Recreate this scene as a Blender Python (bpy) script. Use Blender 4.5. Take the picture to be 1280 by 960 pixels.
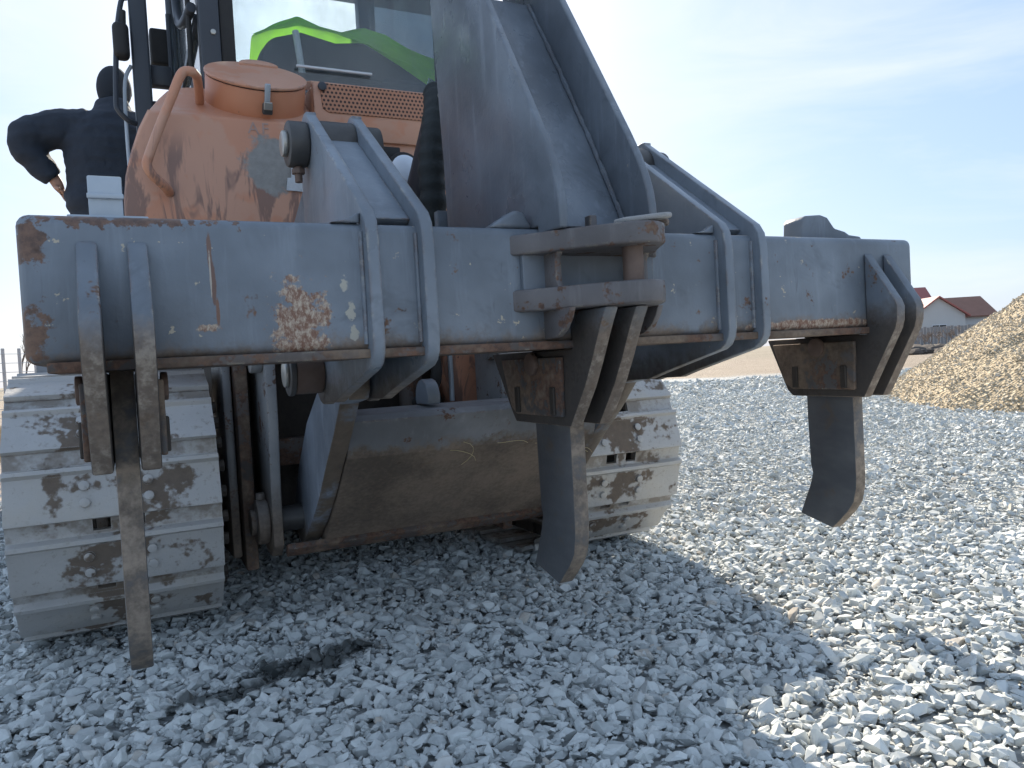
import bpy, bmesh, math, random
import numpy as np
from mathutils import Vector, Matrix, noise as mnoise

R = math.radians
random.seed(7)
rng = np.random.default_rng(11)
scene = bpy.context.scene
for o in list(bpy.data.objects):
    bpy.data.objects.remove(o)
COL = scene.collection

# ------------------------------------------------------------------ camera
CAM_H, YAW, PITCH, ROLL = 0.85, R(26.3), R(1.8), R(3.15)
cam_d = bpy.data.cameras.new('camera')
cam = bpy.data.objects.new('camera', cam_d)
COL.objects.link(cam)
cam_d.sensor_fit = 'HORIZONTAL'
cam_d.sensor_width = 36.0
cam_d.lens = 36.0 * 967.0 / 1280.0
cam_d.clip_start = 0.05
cam_d.clip_end = 3000
fw = Vector((math.sin(YAW) * math.cos(PITCH), math.cos(YAW) * math.cos(PITCH), -math.sin(PITCH)))
rt = Vector((math.cos(YAW), -math.sin(YAW), 0))
up = rt.cross(fw)
rt2 = rt * math.cos(ROLL) - up * math.sin(ROLL)
up2 = up * math.cos(ROLL) + rt * math.sin(ROLL)
m3 = Matrix((rt2, up2, -fw)).transposed()
cam.matrix_world = Matrix.Translation((0, 0, CAM_H)) @ m3.to_4x4()
scene.camera = cam

# ------------------------------------------------------------------ sky, sun, exposure
SUN_AZ, SUN_EL = R(17.9), R(29.5)      # azimuth from +Y towards +X
world = bpy.data.worlds.new('World')
scene.world = world
world.use_nodes = True
wt = world.node_tree
wt.nodes.clear()
w_out = wt.nodes.new('ShaderNodeOutputWorld')
w_bg = wt.nodes.new('ShaderNodeBackground')
w_bg.inputs['Strength'].default_value = 0.10
w_sky = wt.nodes.new('ShaderNodeTexSky')
w_sky.sky_type = 'NISHITA'
w_sky.sun_disc = False
w_sky.sun_elevation = SUN_EL
w_sky.sun_rotation = SUN_AZ
w_sky.altitude = 100
w_sky.air_density = 1.0
w_sky.dust_density = 1.5
w_sky.ozone_density = 1.5
# thin veil of cirrus, everywhere in the sky
w_tc = wt.nodes.new('ShaderNodeTexCoord')
w_map = wt.nodes.new('ShaderNodeMapping')
w_map.inputs['Scale'].default_value = (1.2, 1.0, 4.5)
w_map.inputs['Rotation'].default_value = (0.1, 0.15, 0.6)
w_n = wt.nodes.new('ShaderNodeTexNoise')
w_n.inputs['Scale'].default_value = 2.2
w_n.inputs['Detail'].default_value = 9
w_n.inputs['Roughness'].default_value = 0.58
w_n.inputs['Distortion'].default_value = 0.5
w_r = wt.nodes.new('ShaderNodeMapRange')
w_r.inputs['From Min'].default_value = 0.43
w_r.inputs['From Max'].default_value = 0.72
w_r.inputs['To Min'].default_value = 0.0
w_r.inputs['To Max'].default_value = 0.62
w_mix = wt.nodes.new('ShaderNodeMix')          # even high haze over the whole sky
w_mix.data_type = 'RGBA'
w_mix.inputs['Factor'].default_value = 0.81
w_mix.inputs['B'].default_value = (1.34, 1.93, 2.86, 1)
w_cl = wt.nodes.new('ShaderNodeMix')           # thin white wisps
w_cl.data_type = 'RGBA'
w_cl.inputs['B'].default_value = (3.4, 3.6, 3.9, 1)
L = wt.links.new
L(w_tc.outputs['Generated'], w_map.inputs['Vector'])
L(w_map.outputs['Vector'], w_n.inputs['Vector'])
L(w_n.outputs['Fac'], w_r.inputs['Value'])
L(w_sky.outputs['Color'], w_mix.inputs['A'])
L(w_mix.outputs['Result'], w_cl.inputs['A'])
L(w_r.outputs['Result'], w_cl.inputs['Factor'])
L(w_cl.outputs['Result'], w_bg.inputs['Color'])
L(w_bg.outputs['Background'], w_out.inputs['Surface'])

sun_d = bpy.data.lights.new('sun', 'SUN')
sun_d.energy = 3.5
sun_d.angle = R(0.6)
sun_d.color = (1.0, 0.90, 0.76)
sun = bpy.data.objects.new('sun', sun_d)
COL.objects.link(sun)
sdir = Vector((math.sin(SUN_AZ) * math.cos(SUN_EL), math.cos(SUN_AZ) * math.cos(SUN_EL), math.sin(SUN_EL)))
sun.rotation_euler = sdir.to_track_quat('Z', 'Y').to_euler()
sun.location = sdir * 60

vs = scene.view_settings
vs.view_transform = 'Standard'
vs.look = 'None'
vs.exposure = 1.56
vs.gamma = 1.0
vs.use_curve_mapping = False
scene.render.resolution_x = 1024
scene.render.resolution_y = 768
try:
    scene.cycles.adaptive_threshold = 0.025
    scene.cycles.max_bounces = 4
    scene.cycles.diffuse_bounces = 2
    scene.cycles.glossy_bounces = 2
    scene.cycles.transparent_max_bounces = 12
except Exception:
    pass


# ================================================================== material helpers
class NT:
    def __init__(self, name):
        self.m = bpy.data.materials.new(name)
        self.m.use_nodes = True
        self.t = self.m.node_tree
        self.t.nodes.clear()
        self.out = self.t.nodes.new('ShaderNodeOutputMaterial')
        self.b = self.t.nodes.new('ShaderNodeBsdfPrincipled')
        self.t.links.new(self.b.outputs[0], self.out.inputs['Surface'])
        self._co = None

    def n(self, kind, **kw):
        nd = self.t.nodes.new('ShaderNode' + kind)
        for k, v in kw.items():
            setattr(nd, k, v)
        return nd

    def link(self, a, b):
        self.t.links.new(a, b)

    def put(self, sock, v):
        if hasattr(v, 'is_output'):
            self.link(v, sock)
        else:
            if isinstance(v, (tuple, list)) and len(v) == 3 and sock.type == 'RGBA':
                v = (*v, 1)
            sock.default_value = v

    def co(self):
        if self._co is None:
            self._co = self.n('TexCoord').outputs['Object']
        return self._co

    def vm(self, op, a, b=None, out='Vector'):
        nd = self.n('VectorMath', operation=op)
        self.put(nd.inputs[0], a)
        if b is not None:
            self.put(nd.inputs[3] if op == 'SCALE' else nd.inputs[1], b)
        return nd.outputs[out]

    def ma(self, op, a, b=None, c=None, clamp=False):
        nd = self.n('Math', operation=op, use_clamp=clamp)
        self.put(nd.inputs[0], a)
        if b is not None:
            self.put(nd.inputs[1], b)
        if c is not None:
            self.put(nd.inputs[2], c)
        return nd.outputs[0]

    def noise(self, scale, detail=6, rough=0.6, co=None, stretch=None, dist=0.0):
        co = co or self.co()
        if stretch:
            co = self.vm('MULTIPLY', co, stretch)
        nd = self.n('TexNoise')
        self.link(co, nd.inputs['Vector'])
        nd.inputs['Scale'].default_value = scale
        nd.inputs['Detail'].default_value = min(detail, 4)
        nd.inputs['Roughness'].default_value = rough
        nd.inputs['Distortion'].default_value = dist
        return nd.outputs['Fac']

    def ramp(self, v, a, b, lo=0.0, hi=1.0):
        nd = self.n('MapRange', interpolation_type='SMOOTHSTEP')
        self.put(nd.inputs['Value'], v)
        nd.inputs['From Min'].default_value = a
        nd.inputs['From Max'].default_value = b
        nd.inputs['To Min'].default_value = lo
        nd.inputs['To Max'].default_value = hi
        return nd.outputs['Result']

    def mix(self, f, a, b):
        nd = self.n('Mix', data_type='RGBA')
        self.put(nd.inputs['Factor'], f)
        self.put(nd.inputs['A'], a)
        self.put(nd.inputs['B'], b)
        return nd.outputs['Result']

    def sep(self, v):
        nd = self.n('SeparateXYZ')
        self.link(v, nd.inputs[0])
        return nd.outputs

    def bump(self, h, strength=0.3, dist=0.01):
        nd = self.n('Bump')
        nd.inputs['Strength'].default_value = strength
        nd.inputs['Distance'].default_value = dist
        self.link(h, nd.inputs['Height'])
        self.link(nd.outputs[0], self.b.inputs['Normal'])

    def edge(self, r=0.008):
        bv = self.n('Bevel')
        bv.samples = 2
        bv.inputs['Radius'].default_value = r
        g = self.n('NewGeometry')
        d = self.vm('DOT_PRODUCT', bv.outputs[0], g.outputs['Normal'], out='Value')
        return self.ramp(d, 0.985, 0.80)

    def blob(self, c, r, k=0.9, scale=22, soft=0.12):
        """irregular stain of its own shape at a fixed place on the thing"""
        p = self.vm('DIVIDE', self.vm('SUBTRACT', self.co(), c), r)
        ln = self.vm('LENGTH', p, out='Value')
        v = self.ma('ADD', self.ma('SUBTRACT', 1.0, ln),
                    self.ma('MULTIPLY', self.ma('SUBTRACT', self.noise(scale, 7, 0.65), 0.5), k * 2))
        return self.ramp(v, 0.0, soft * 2)

    def fin(self, col, rough=0.5, metal=0.0, spec=0.5):
        self.put(self.b.inputs['Base Color'], col)
        self.put(self.b.inputs['Roughness'], rough)
        self.put(self.b.inputs['Metallic'], metal)
        self.put(self.b.inputs['Specular IOR Level'], spec)
        return self.m


RUST = (0.085, 0.052, 0.040)
RUST2 = (0.185, 0.105, 0.070)
MUD = (0.175, 0.132, 0.098)
CHIP = (0.46, 0.40, 0.30)


def painted(name, base, rust=0.66, edge=0.8, dirt=None, mud_all=0.0, blobs=(), rough=0.40, streak=0.35, chips=0.72, rub_shade=False, rearmud=False):
    t = NT(name)
    big = t.noise(2.3, 5, 0.6)
    dark = tuple(c * 0.70 for c in base)
    lite = tuple(min(1, c * 1.22 + 0.01) for c in base)
    col = t.mix(t.ramp(big, 0.3, 0.7), dark, lite)
    # vertical run marks and fine scuffs
    st = t.noise(9, 6, 0.65, stretch=(3.2, 3.2, 0.35))
    col = t.mix(t.ramp(st, 0.52, 0.78, 0, streak), col, tuple(min(1, c * 1.5 + 0.035) for c in base))
    sc = t.noise(60, 3, 0.5, stretch=(1.0, 1.0, 0.16), dist=0.4)
    col = t.mix(t.ramp(sc, 0.70, 0.78, 0, 0.45), col, tuple(c * 0.5 for c in base))
    sm = t.noise(4.5, 4, 0.75, dist=0.8)
    col = t.mix(t.ramp(sm, 0.53, 0.72, 0, 0.5), col, tuple(c * 0.55 for c in base))
    # small bare chips
    ch = t.noise(26, 4, 0.7)
    col = t.mix(t.ramp(ch, chips, chips + 0.03, 0, 0.9), col, CHIP)
    rn = t.noise(11, 9, 0.78)
    rcol = t.mix(t.ramp(t.noise(55, 5, 0.7), 0.3, 0.7), RUST, RUST2)
    rm = t.ramp(rn, rust - 0.02, rust + 0.05)
    if edge:
        e = t.edge(0.010)
        em = t.ma('MULTIPLY', e, t.ramp(t.noise(14, 6, 0.7), 0.42, 0.60), clamp=True)
        em = t.ma('MULTIPLY', em, edge)
        col = t.mix(em, col, t.mix(t.ramp(t.noise(30, 4, 0.6), 0.5, 0.62), rcol, CHIP))
    col = t.mix(rm, col, rcol)
    rr = t.ramp(t.noise(5, 6, 0.6), 0.3, 0.7, rough - 0.08, rough + 0.14)
    rr = t.ma('ADD', rr, t.ma('MULTIPLY', rm, 0.35), clamp=True)
    md = None
    if dirt:                                        # dirt caked on below a ragged line
        z0, z1 = dirt
        z = t.sep(t.co())[2]
        zz = t.ma('ADD', z, t.ma('MULTIPLY', t.ma('SUBTRACT', t.noise(12, 7, 0.75), 0.5), 0.13))
        md = t.ramp(zz, z1, z0)
    if mud_all:
        mm = t.ramp(t.noise(5.5, 8, 0.68), 1 - mud_all, 1 - mud_all + 0.12)
        md = mm if md is None else t.ma('MAXIMUM', md, mm)
    if md is not None:
        mv = t.ma('ADD', t.ma('MULTIPLY', t.noise(5, 4, 0.6), 0.65), t.ma('MULTIPLY', t.noise(70, 3, 0.7), 0.35))
        mc = t.mix(t.ramp(mv, 0.34, 0.66), tuple(c * 0.62 for c in MUD), tuple(c * 1.45 for c in MUD))
        col = t.mix(t.ma('MULTIPLY', md, 0.93), col, mc)
        rr = t.ma('ADD', rr, t.ma('MULTIPLY', md, 0.4), clamp=True)
    if rearmud:                                     # mud thrown on the rearward faces
        gy = t.ma('MULTIPLY', t.sep(t.n('NewGeometry').outputs['Normal'])[1], -1.0)
        rmk = t.ma('MULTIPLY', t.ramp(gy, 0.2, 0.5), t.ramp(t.noise(7, 4, 0.75), 0.30, 0.50))
        col = t.mix(rmk, col, t.mix(t.noise(30, 3, 0.7), (0.085, 0.064, 0.048), (0.22, 0.17, 0.125)))
    if rub_shade:                                         # rear faces rubbed bare and dusty, flanks dark with old mud plus painted-in shade
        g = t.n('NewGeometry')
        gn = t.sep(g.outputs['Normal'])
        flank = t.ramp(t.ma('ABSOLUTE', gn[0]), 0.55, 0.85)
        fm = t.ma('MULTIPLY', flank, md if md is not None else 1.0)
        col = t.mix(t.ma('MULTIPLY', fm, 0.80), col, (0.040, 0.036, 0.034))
        tan = t.ma('MULTIPLY', t.ma('SUBTRACT', 1.0, flank), t.ramp(t.noise(16, 4, 0.75), 0.40, 0.58))
        tan = t.ma('MULTIPLY', tan, md if md is not None else 1.0)
        col = t.mix(t.ma('MULTIPLY', tan, 0.62), col, t.mix(t.ramp(t.noise(45, 3, 0.7), 0.4, 0.7), (0.13, 0.10, 0.08), (0.38, 0.33, 0.27)))
    for c, r, k, sc_, cc in blobs:
        bm_ = t.blob(c, r, k, sc_, soft=0.16)
        if cc == 'rustchip':
            cc = t.mix(t.ramp(t.noise(64, 7, 0.8, stretch=(1.3, 1, 0.75)), 0.40, 0.66), (0.20, 0.10, 0.065), (0.50, 0.41, 0.32))
        elif cc == 'rust':
            cc = rcol
        col = t.mix(bm_, col, cc)
    t.bump(t.noise(80, 2, 0.6), 0.15, 0.004)
    return t.fin(col, rr, 0.0)


GREY = (0.160, 0.185, 0.216)
M = {}
M['beam'] = painted('beam_paint', (0.172, 0.200, 0.234), rust=0.645, chips=0.655, rough=0.37, dirt=(0.880, 0.935), blobs=[
    ((0.326, 1.62, 0.925), (0.062, 0.2, 0.115), 1.7, 30, 'rustchip'),
    ((0.157, 1.62, 1.092), (0.0050, 0.2, 0.042), 0.5, 40, (0.17, 0.10, 0.075)),
    ((0.161, 1.62, 1.030), (0.0058, 0.2, 0.048), 0.5, 40, (0.15, 0.085, 0.065)),
    ((0.166, 1.62, 0.975), (0.0040, 0.2, 0.034), 0.5, 40, (0.19, 0.10, 0.07)),
    ((0.1565, 1.62, 1.050), (0.0020, 0.2, 0.055), 0.6, 45, (0.42, 0.36, 0.30)),
    ((-0.155, 1.62, 1.105), (0.045, 0.2, 0.040), 1.6, 34, 'rust'),
    ((-0.160, 1.62, 0.930), (0.040, 0.2, 0.065), 1.6, 34, 'rust'),
    ((0.015, 1.62, 1.150), (0.16, 0.2, 0.013), 2.6, 40, 'rust'),
    ((0.420, 1.62, 1.029), (0.009, 0.2, 0.017), 1.3, 60, (0.42, 0.40, 0.34)),
    ((0.433, 1.62, 0.970), (0.011, 0.2, 0.020), 1.3, 60, (0.42, 0.40, 0.34)),
    ((0.436, 1.62, 0.925), (0.010, 0.2, 0.016), 1.3, 60, (0.42, 0.40, 0.34)),
    ((0.148, 1.62, 0.945), (0.028, 0.2, 0.010), 1.0, 60, 'rustchip'),
    ((1.80, 1.62, 0.905), (0.30, 0.2, 0.016), 0.8, 40, 'rustchip'),
])
M['grey'] = painted('slate_paint', GREY, rust=0.70, edge=0.75)
M['gusset'] = painted('gusset_paint', GREY, rust=0.60, edge=1.0, dirt=(0.88, 0.99), rub_shade=True)
M['plate'] = painted('bracket_paint', (0.190, 0.219, 0.255), rust=0.70, edge=0.95, dirt=(0.75, 0.87), rough=0.33, rub_shade=True)
M['tower'] = painted('tower_paint', (0.165, 0.190, 0.223), rust=0.80, edge=0.45, streak=0.5, rough=0.30)
M['pocket'] = painted('muddy_steel', (0.085, 0.080, 0.078), rust=0.47, edge=0.9, mud_all=0.56, rough=0.62)
M['rusty'] = painted('rusty_steel', (0.105, 0.085, 0.075), rust=0.47, edge=0.8, mud_all=0.52, rough=0.6)
M['clevis'] = painted('clevis_paint', (0.150, 0.138, 0.138), rust=0.56, edge=1.0, chips=0.69, rough=0.5, mud_all=0.42)
M['frame'] = painted('frame_paint', (0.20, 0.205, 0.215), rust=0.64, edge=0.9, dirt=(0.575, 0.615), rough=0.5)
M['armside'] = painted('scraped_paint', (0.22, 0.25, 0.295), rust=0.68, edge=0.8, dirt=(0.27, 0.36), streak=0.9, rough=0.42, rearmud=True)
M['link'] = painted('pale_paint', (0.24, 0.245, 0.25), rust=0.60, edge=0.7, dirt=(0.30, 0.55))


def m_shank():
    t = NT('worn_shank_steel')
    st = t.noise(9, 6, 0.6, stretch=(0.6, 0.6, 1.6))
    col = t.mix(t.ramp(st, 0.25, 0.8), (0.095, 0.100, 0.110), (0.150, 0.154, 0.160))
    g = t.n('NewGeometry')
    ny = t.ma('MULTIPLY', t.sep(g.outputs['Normal'])[1], -1.0)
    bk = t.ma('MULTIPLY', t.ramp(ny, 0.35, 0.7), t.ramp(t.noise(9, 8, 0.7), 0.30, 0.52))
    mc = t.mix(t.ramp(t.noise(18, 7, 0.75), 0.3, 0.7), (0.12, 0.095, 0.075), (0.33, 0.27, 0.215))
    col = t.mix(bk, col, mc)
    lo = t.ma('MULTIPLY', t.ramp(t.noise(6, 8, 0.7), 0.55, 0.68), 0.7)
    col = t.mix(lo, col, (0.15, 0.115, 0.085))
    e = t.ma('MULTIPLY', t.edge(0.006), t.ramp(t.noise(20, 5, 0.6), 0.4, 0.6))
    col = t.mix(e, col, (0.27, 0.22, 0.17))
    t.bump(t.noise(70, 5, 0.7), 0.2, 0.004)
    return t.fin(col, t.ma('ADD', 0.42, t.ma('MULTIPLY', bk, 0.35)), 0.25)


M['shank'] = m_shank()


def m_orange(name, film_k, run_k):
    t = NT(name)
    base = t.mix(t.ramp(t.noise(2.0, 5, 0.6), 0.3, 0.7), (0.54, 0.21, 0.105), (0.62, 0.265, 0.15))
    # pale weathered film
    film = t.ramp(t.noise(4.2, 7, 0.62), 0.44, 0.50, film_k * 0.45, film_k)
    col = t.mix(film, base, (0.56, 0.33, 0.235))
    # brown oil runs
    run = t.noise(8, 6, 0.7, stretch=(1.7, 1.0, 0.40), dist=0.6)
    z = t.sep(t.co())[2]
    rm = t.ma('MULTIPLY', t.ramp(run, 0.47, 0.57), t.ramp(z, 1.68, 1.56), clamp=True)
    col = t.mix(t.ma('MULTIPLY', rm, run_k), col, (0.21, 0.125, 0.100))
    # grey primer patch and silver tape
    pm = t.blob((0.479, 2.75, 1.559), (0.082, 0.3, 0.11), 0.8, 14)
    col = t.mix(pm, col, t.mix(t.noise(45, 6, 0.7), (0.17, 0.16, 0.15), (0.36, 0.35, 0.33)))
    e = t.ma('MULTIPLY', t.edge(0.010), t.ramp(t.noise(16, 6, 0.7), 0.48, 0.62))
    col = t.mix(e, col, (0.16, 0.10, 0.075))
    col = t.mix(t.ramp(t.noise(24, 5, 0.7), 0.70, 0.74), col, (0.14, 0.085, 0.06))
    t.bump(t.noise(60, 5, 0.6), 0.08, 0.004)
    return t.fin(col, t.ramp(t.noise(4, 5, 0.6), 0.3, 0.7, 0.38, 0.58), 0.0)


M['orange'] = m_orange('faded_orange_paint', 0.75, 0.85)
M['orange2'] = m_orange('orange_paint', 0.12, 0.0)


def m_grille():
    t = NT('perforated_orange_sheet')
    s = t.sep(t.co())
    px, pz = 0.0155, 0.0150
    row = t.ma('FLOOR', t.ma('DIVIDE', s[2], pz))
    xo = t.ma('ADD', t.ma('DIVIDE', s[0], px), t.ma('MULTIPLY', t.ma('MODULO', row, 2.0), 0.5))
    fx = t.ma('SUBTRACT', t.ma('FRACT', xo), 0.5)
    fz = t.ma('SUBTRACT', t.ma('FRACT', t.ma('DIVIDE', s[2], pz)), 0.5)
    d = t.ma('SQRT', t.ma('ADD', t.ma('MULTIPLY', fx, fx), t.ma('MULTIPLY', fz, fz)))
    hole = t.ramp(d, 0.34, 0.27)
    col = t.mix(hole, t.mix(t.noise(5, 5, 0.6), (0.40, 0.17, 0.09), (0.48, 0.24, 0.15)), (0.035, 0.016, 0.012))
    return t.fin(col, 0.5)


M['grille'] = m_grille()


def m_shoe():
    t = NT('track_shoe_steel')
    oi = t.n('ObjectInfo')
    rnd = oi.outputs['Random']
    off = t.n('CombineXYZ')
    t.link(t.ma('MULTIPLY', rnd, 37.0), off.inputs[0])
    t.link(t.ma('MULTIPLY', rnd, 91.0), off.inputs[1])
    co2 = t.vm('ADD', t.co(), off.outputs[0])
    s = t.sep(t.co())
    col = t.mix(t.noise(6, 7, 0.65, co2), (0.35, 0.345, 0.335), (0.54, 0.53, 0.515))
    col = t.mix(t.ramp(t.noise(48, 5, 0.7, co2), 0.56, 0.68, 0, 0.55), col, (0.27, 0.25, 0.22))
    col = t.mix(t.ramp(t.noise(3, 4, 0.6, co2), 0.45, 0.7, 0, 0.5), col, (0.42, 0.375, 0.30))
    # packed mud round the bolts, widest by the grouser
    ax = t.ma('ABSOLUTE', s[0])
    reach = t.ma('SUBTRACT', 0.29, t.ma('MULTIPLY', t.ma('ABSOLUTE', t.ma('SUBTRACT', s[1], 0.02)), 1.75))
    v = t.ma('SUBTRACT', reach, ax)
    v = t.ma('ADD', v, t.ma('MULTIPLY', t.ma('SUBTRACT', t.noise(5.5, 8, 0.72, co2), 0.555), 1.9))
    z = s[2]
    v = t.ma('SUBTRACT', v, t.ma('MULTIPLY', t.ramp(z, 0.006, 0.020), 0.22))
    v = t.ma('ADD', v, t.ma('MULTIPLY', t.ma('SUBTRACT', t.noise(45, 4, 0.7, co2), 0.5), 0.35))
    md = t.ma('MULTIPLY', t.ramp(v, -0.02, 0.12), 0.92)
    mc = t.mix(t.noise(35, 7, 0.7, co2), (0.085, 0.060, 0.043), (0.20, 0.150, 0.108))
    col = t.mix(md, col, mc)
    ch = t.ma('MULTIPLY', t.ramp(z, -0.002, -0.007), t.ramp(t.noise(9, 4, 0.7, co2), 0.38, 0.58))
    col = t.mix(t.ma('MULTIPLY', ch, 0.75), col, (0.19, 0.155, 0.12))
    e = t.edge(0.005)
    col = t.mix(t.ma('MULTIPLY', e, 0.6), col, (0.50, 0.49, 0.475))
    t.bump(t.ma('ADD', t.ma('MULTIPLY', md, 0.6), t.noise(60, 6, 0.7, co2)), 0.35, 0.006)
    return t.fin(col, t.ma('ADD', 0.46, t.ma('MULTIPLY', md, 0.4)), 0.15)


M['shoe'] = m_shoe()


def simple(name, a, b, scale=12, rough=0.5, metal=0.0, bump=0.1, spec=0.5):
    t = NT(name)
    col = t.mix(t.noise(scale, 6, 0.65), a, b)
    if bump:
        t.bump(t.noise(scale * 5, 5, 0.65), bump, 0.006)
    return t.fin(col, rough, metal, spec)


M['chain'] = simple('greasy_chain_steel', (0.02, 0.018, 0.016), (0.09, 0.072, 0.058), 14, 0.65, 0.2, 0.4)
M['black'] = simple('black_cab_paint', (0.028, 0.034, 0.045), (0.045, 0.052, 0.066), 6, 0.42)
M['rubber'] = simple('black_rubber', (0.012, 0.012, 0.013), (0.03, 0.03, 0.03), 20, 0.7)
M['pin'] = simple('bright_pin_steel', (0.32, 0.31, 0.29), (0.55, 0.53, 0.48), 30, 0.35, 0.6)
M['dkpin'] = simple('dark_pin_steel', (0.05, 0.05, 0.052), (0.11, 0.105, 0.10), 20, 0.5, 0.3)
M['rustpin'] = simple('rusted_pin_steel', (0.10, 0.062, 0.048), (0.21, 0.15, 0.12), 20, 0.6, 0.2)
M['galv'] = simple('galvanised_steel', (0.34, 0.39, 0.44), (0.50, 0.55, 0.60), 9, 0.45, 0.2)
M['lens'] = simple('lamp_lens', (0.66, 0.72, 0.82), (0.74, 0.80, 0.88), 9, 0.12)
M['seat'] = simple('dark_seat_cloth', (0.018, 0.02, 0.024), (0.035, 0.038, 0.045), 40, 0.85)
M['trim'] = simple('white_trim_strip', (0.55, 0.57, 0.6), (0.65, 0.67, 0.7), 9, 0.5)
M['letter'] = simple('faint_grey_lettering', (0.36, 0.26, 0.23), (0.46, 0.31, 0.26), 40, 0.7)
M['tape'] = simple('silver_tape', (0.42, 0.44, 0.46), (0.58, 0.60, 0.62), 30, 0.3, 0.4, 0.5)
M['jacket'] = simple('black_jacket_cloth', (0.022, 0.029, 0.044), (0.036, 0.046, 0.066), 24, 0.85, 0, 0.5)
M['trouser'] = simple('black_trouser_cloth', (0.010, 0.011, 0.014), (0.020, 0.021, 0.026), 24, 0.88, 0, 0.5)
M['skin'] = simple('skin', (0.40, 0.22, 0.155), (0.50, 0.29, 0.21), 20, 0.55)
M['wool'] = simple('black_wool', (0.020, 0.026, 0.036), (0.034, 0.042, 0.056), 90, 0.95, 0, 0.8)
M['leather'] = simple('boot_leather', (0.02, 0.015, 0.012), (0.05, 0.04, 0.03), 20, 0.6)
M['straw'] = simple('dry_straw', (0.45, 0.37, 0.20), (0.60, 0.50, 0.30), 30, 0.8)
M['sleeve'] = simple('black_hose_sleeve', (0.010, 0.013, 0.014), (0.026, 0.032, 0.033), 14, 0.75, 0, 0.6)


def m_vest():
    t = NT('lime_hi_vis_cloth')
    col = t.mix(t.noise(9, 5, 0.6), (0.26, 0.66, 0.03), (0.42, 0.86, 0.07))
    t.bump(t.noise(14, 5, 0.6), 0.5, 0.02)
    t.put(t.b.inputs['Transmission Weight'], 0.0)
    m = t.fin(col, 0.75)
    # thin cloth lets light through
    tr = t.n('BsdfTranslucent')
    t.put(tr.inputs['Color'], col)
    mx = t.n('MixShader')
    mx.inputs[0].default_value = 0.45
    t.link(t.b.outputs[0], mx.inputs[1])
    t.link(tr.outputs[0], mx.inputs[2])
    t.link(mx.outputs[0], t.out.inputs['Surface'])
    return m


M['vest'] = m_vest()


def m_glass(name, tint, dust=0.10):
    t = NT(name)
    tr = t.n('BsdfTransparent')
    tr.inputs['Color'].default_value = (*tint, 1)
    gl = t.n('BsdfGlossy')
    gl.inputs['Roughness'].default_value = 0.05
    gl.inputs['Color'].default_value = (1, 1, 1, 1)
    fr = t.n('Fresnel')
    fr.inputs['IOR'].default_value = 1.5
    mx = t.n('MixShader')
    t.link(fr.outputs[0], mx.inputs[0])
    t.link(tr.outputs[0], mx.inputs[1])
    t.link(gl.outputs[0], mx.inputs[2])
    df = t.n('BsdfDiffuse')
    df.inputs['Color'].default_value = (0.42, 0.45, 0.46, 1)
    mx2 = t.n('MixShader')
    dm = t.ma('MULTIPLY', t.ramp(t.noise(3.5, 7, 0.65, stretch=(1, 1, 0.5)), 0.35, 0.75), dust)
    t.link(dm, mx2.inputs[0])
    t.link(mx.outputs[0], mx2.inputs[1])
    t.link(df.outputs[0], mx2.inputs[2])
    t.link(mx2.outputs[0], t.out.inputs['Surface'])
    return t.m


M['glass'] = m_glass('dusty_cab_glass', (0.90, 0.945, 0.955), 0.16)


# ================================================================== mesh helpers
def smooth(me, ang=35):
    me.shade_smooth()
    me.set_sharp_from_angle(angle=R(ang))


def bevel(bm, w, seg=2, ang=30):
    if w <= 0:
        return
    ed = [e for e in bm.edges if len(e.link_faces) == 2 and e.calc_face_angle(0) > R(ang)]
    bmesh.ops.bevel(bm, geom=ed, offset=w, offset_type='OFFSET', segments=seg, affect='EDGES', profile=0.5, clamp_overlap=True)


def mk(name, bm, mat, parent=None, ang=35):
    me = bpy.data.meshes.new(name)
    bmesh.ops.recalc_face_normals(bm, faces=bm.faces[:])
    bm.to_mesh(me)
    bm.free()
    smooth(me, ang)
    if mat is not None:
        me.materials.append(mat)
    return link(name, me, parent)


def link(name, me, parent=None):
    o = bpy.data.objects.new(name, me)
    COL.objects.link(o)
    if parent is not None:
        adopt(o, parent)
    return o


def world_of(o):
    m = o.matrix_basis.copy()
    if o.parent:
        m = world_of(o.parent) @ o.matrix_parent_inverse @ m
    return m


def adopt(o, parent):
    o.parent = parent
    o.matrix_parent_inverse = world_of(parent).inverted()


def thing(name, loc, label, cat, group=None):
    o = bpy.data.objects.new(name, None)
    COL.objects.link(o)
    o.location = loc
    o.empty_display_size = 0.2
    return tag(o, label, cat, group)


def tag(o, label, cat, group=None, kind=None):
    o['label'] = label
    o['category'] = cat
    if group:
        o['group'] = group
    if kind:
        o['kind'] = kind
    return o


def prism(pts, a, b, axis='x', bev=0.004, seg=2, bm=None):
    """extrude a 2-D outline between a and b along an axis; pts are (y,z) for x, (x,z) for y, (x,y) for z"""
    tmp = bmesh.new()

    def P3(p, v):
        return {'x': (v, p[0], p[1]), 'y': (p[0], v, p[1]), 'z': (p[0], p[1], v)}[axis]
    lo = [tmp.verts.new(P3(p, a)) for p in pts]
    hi = [tmp.verts.new(P3(p, b)) for p in pts]
    n = len(pts)
    tmp.faces.new(lo)
    tmp.faces.new(hi[::-1])
    for i in range(n):
        j = (i + 1) % n
        tmp.faces.new((lo[i], hi[i], hi[j], lo[j]))
    bmesh.ops.recalc_face_normals(tmp, faces=tmp.faces[:])
    bevel(tmp, bev, seg)
    if bm is None:
        return tmp
    merge(bm, tmp)
    return bm


def merge(bm, tmp, mat=None):
    me = bpy.data.meshes.new('tmp')
    tmp.to_mesh(me)
    tmp.free()
    if mat is not None:
        me.transform(mat)
    bm.from_mesh(me)
    bpy.data.meshes.remove(me)


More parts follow.
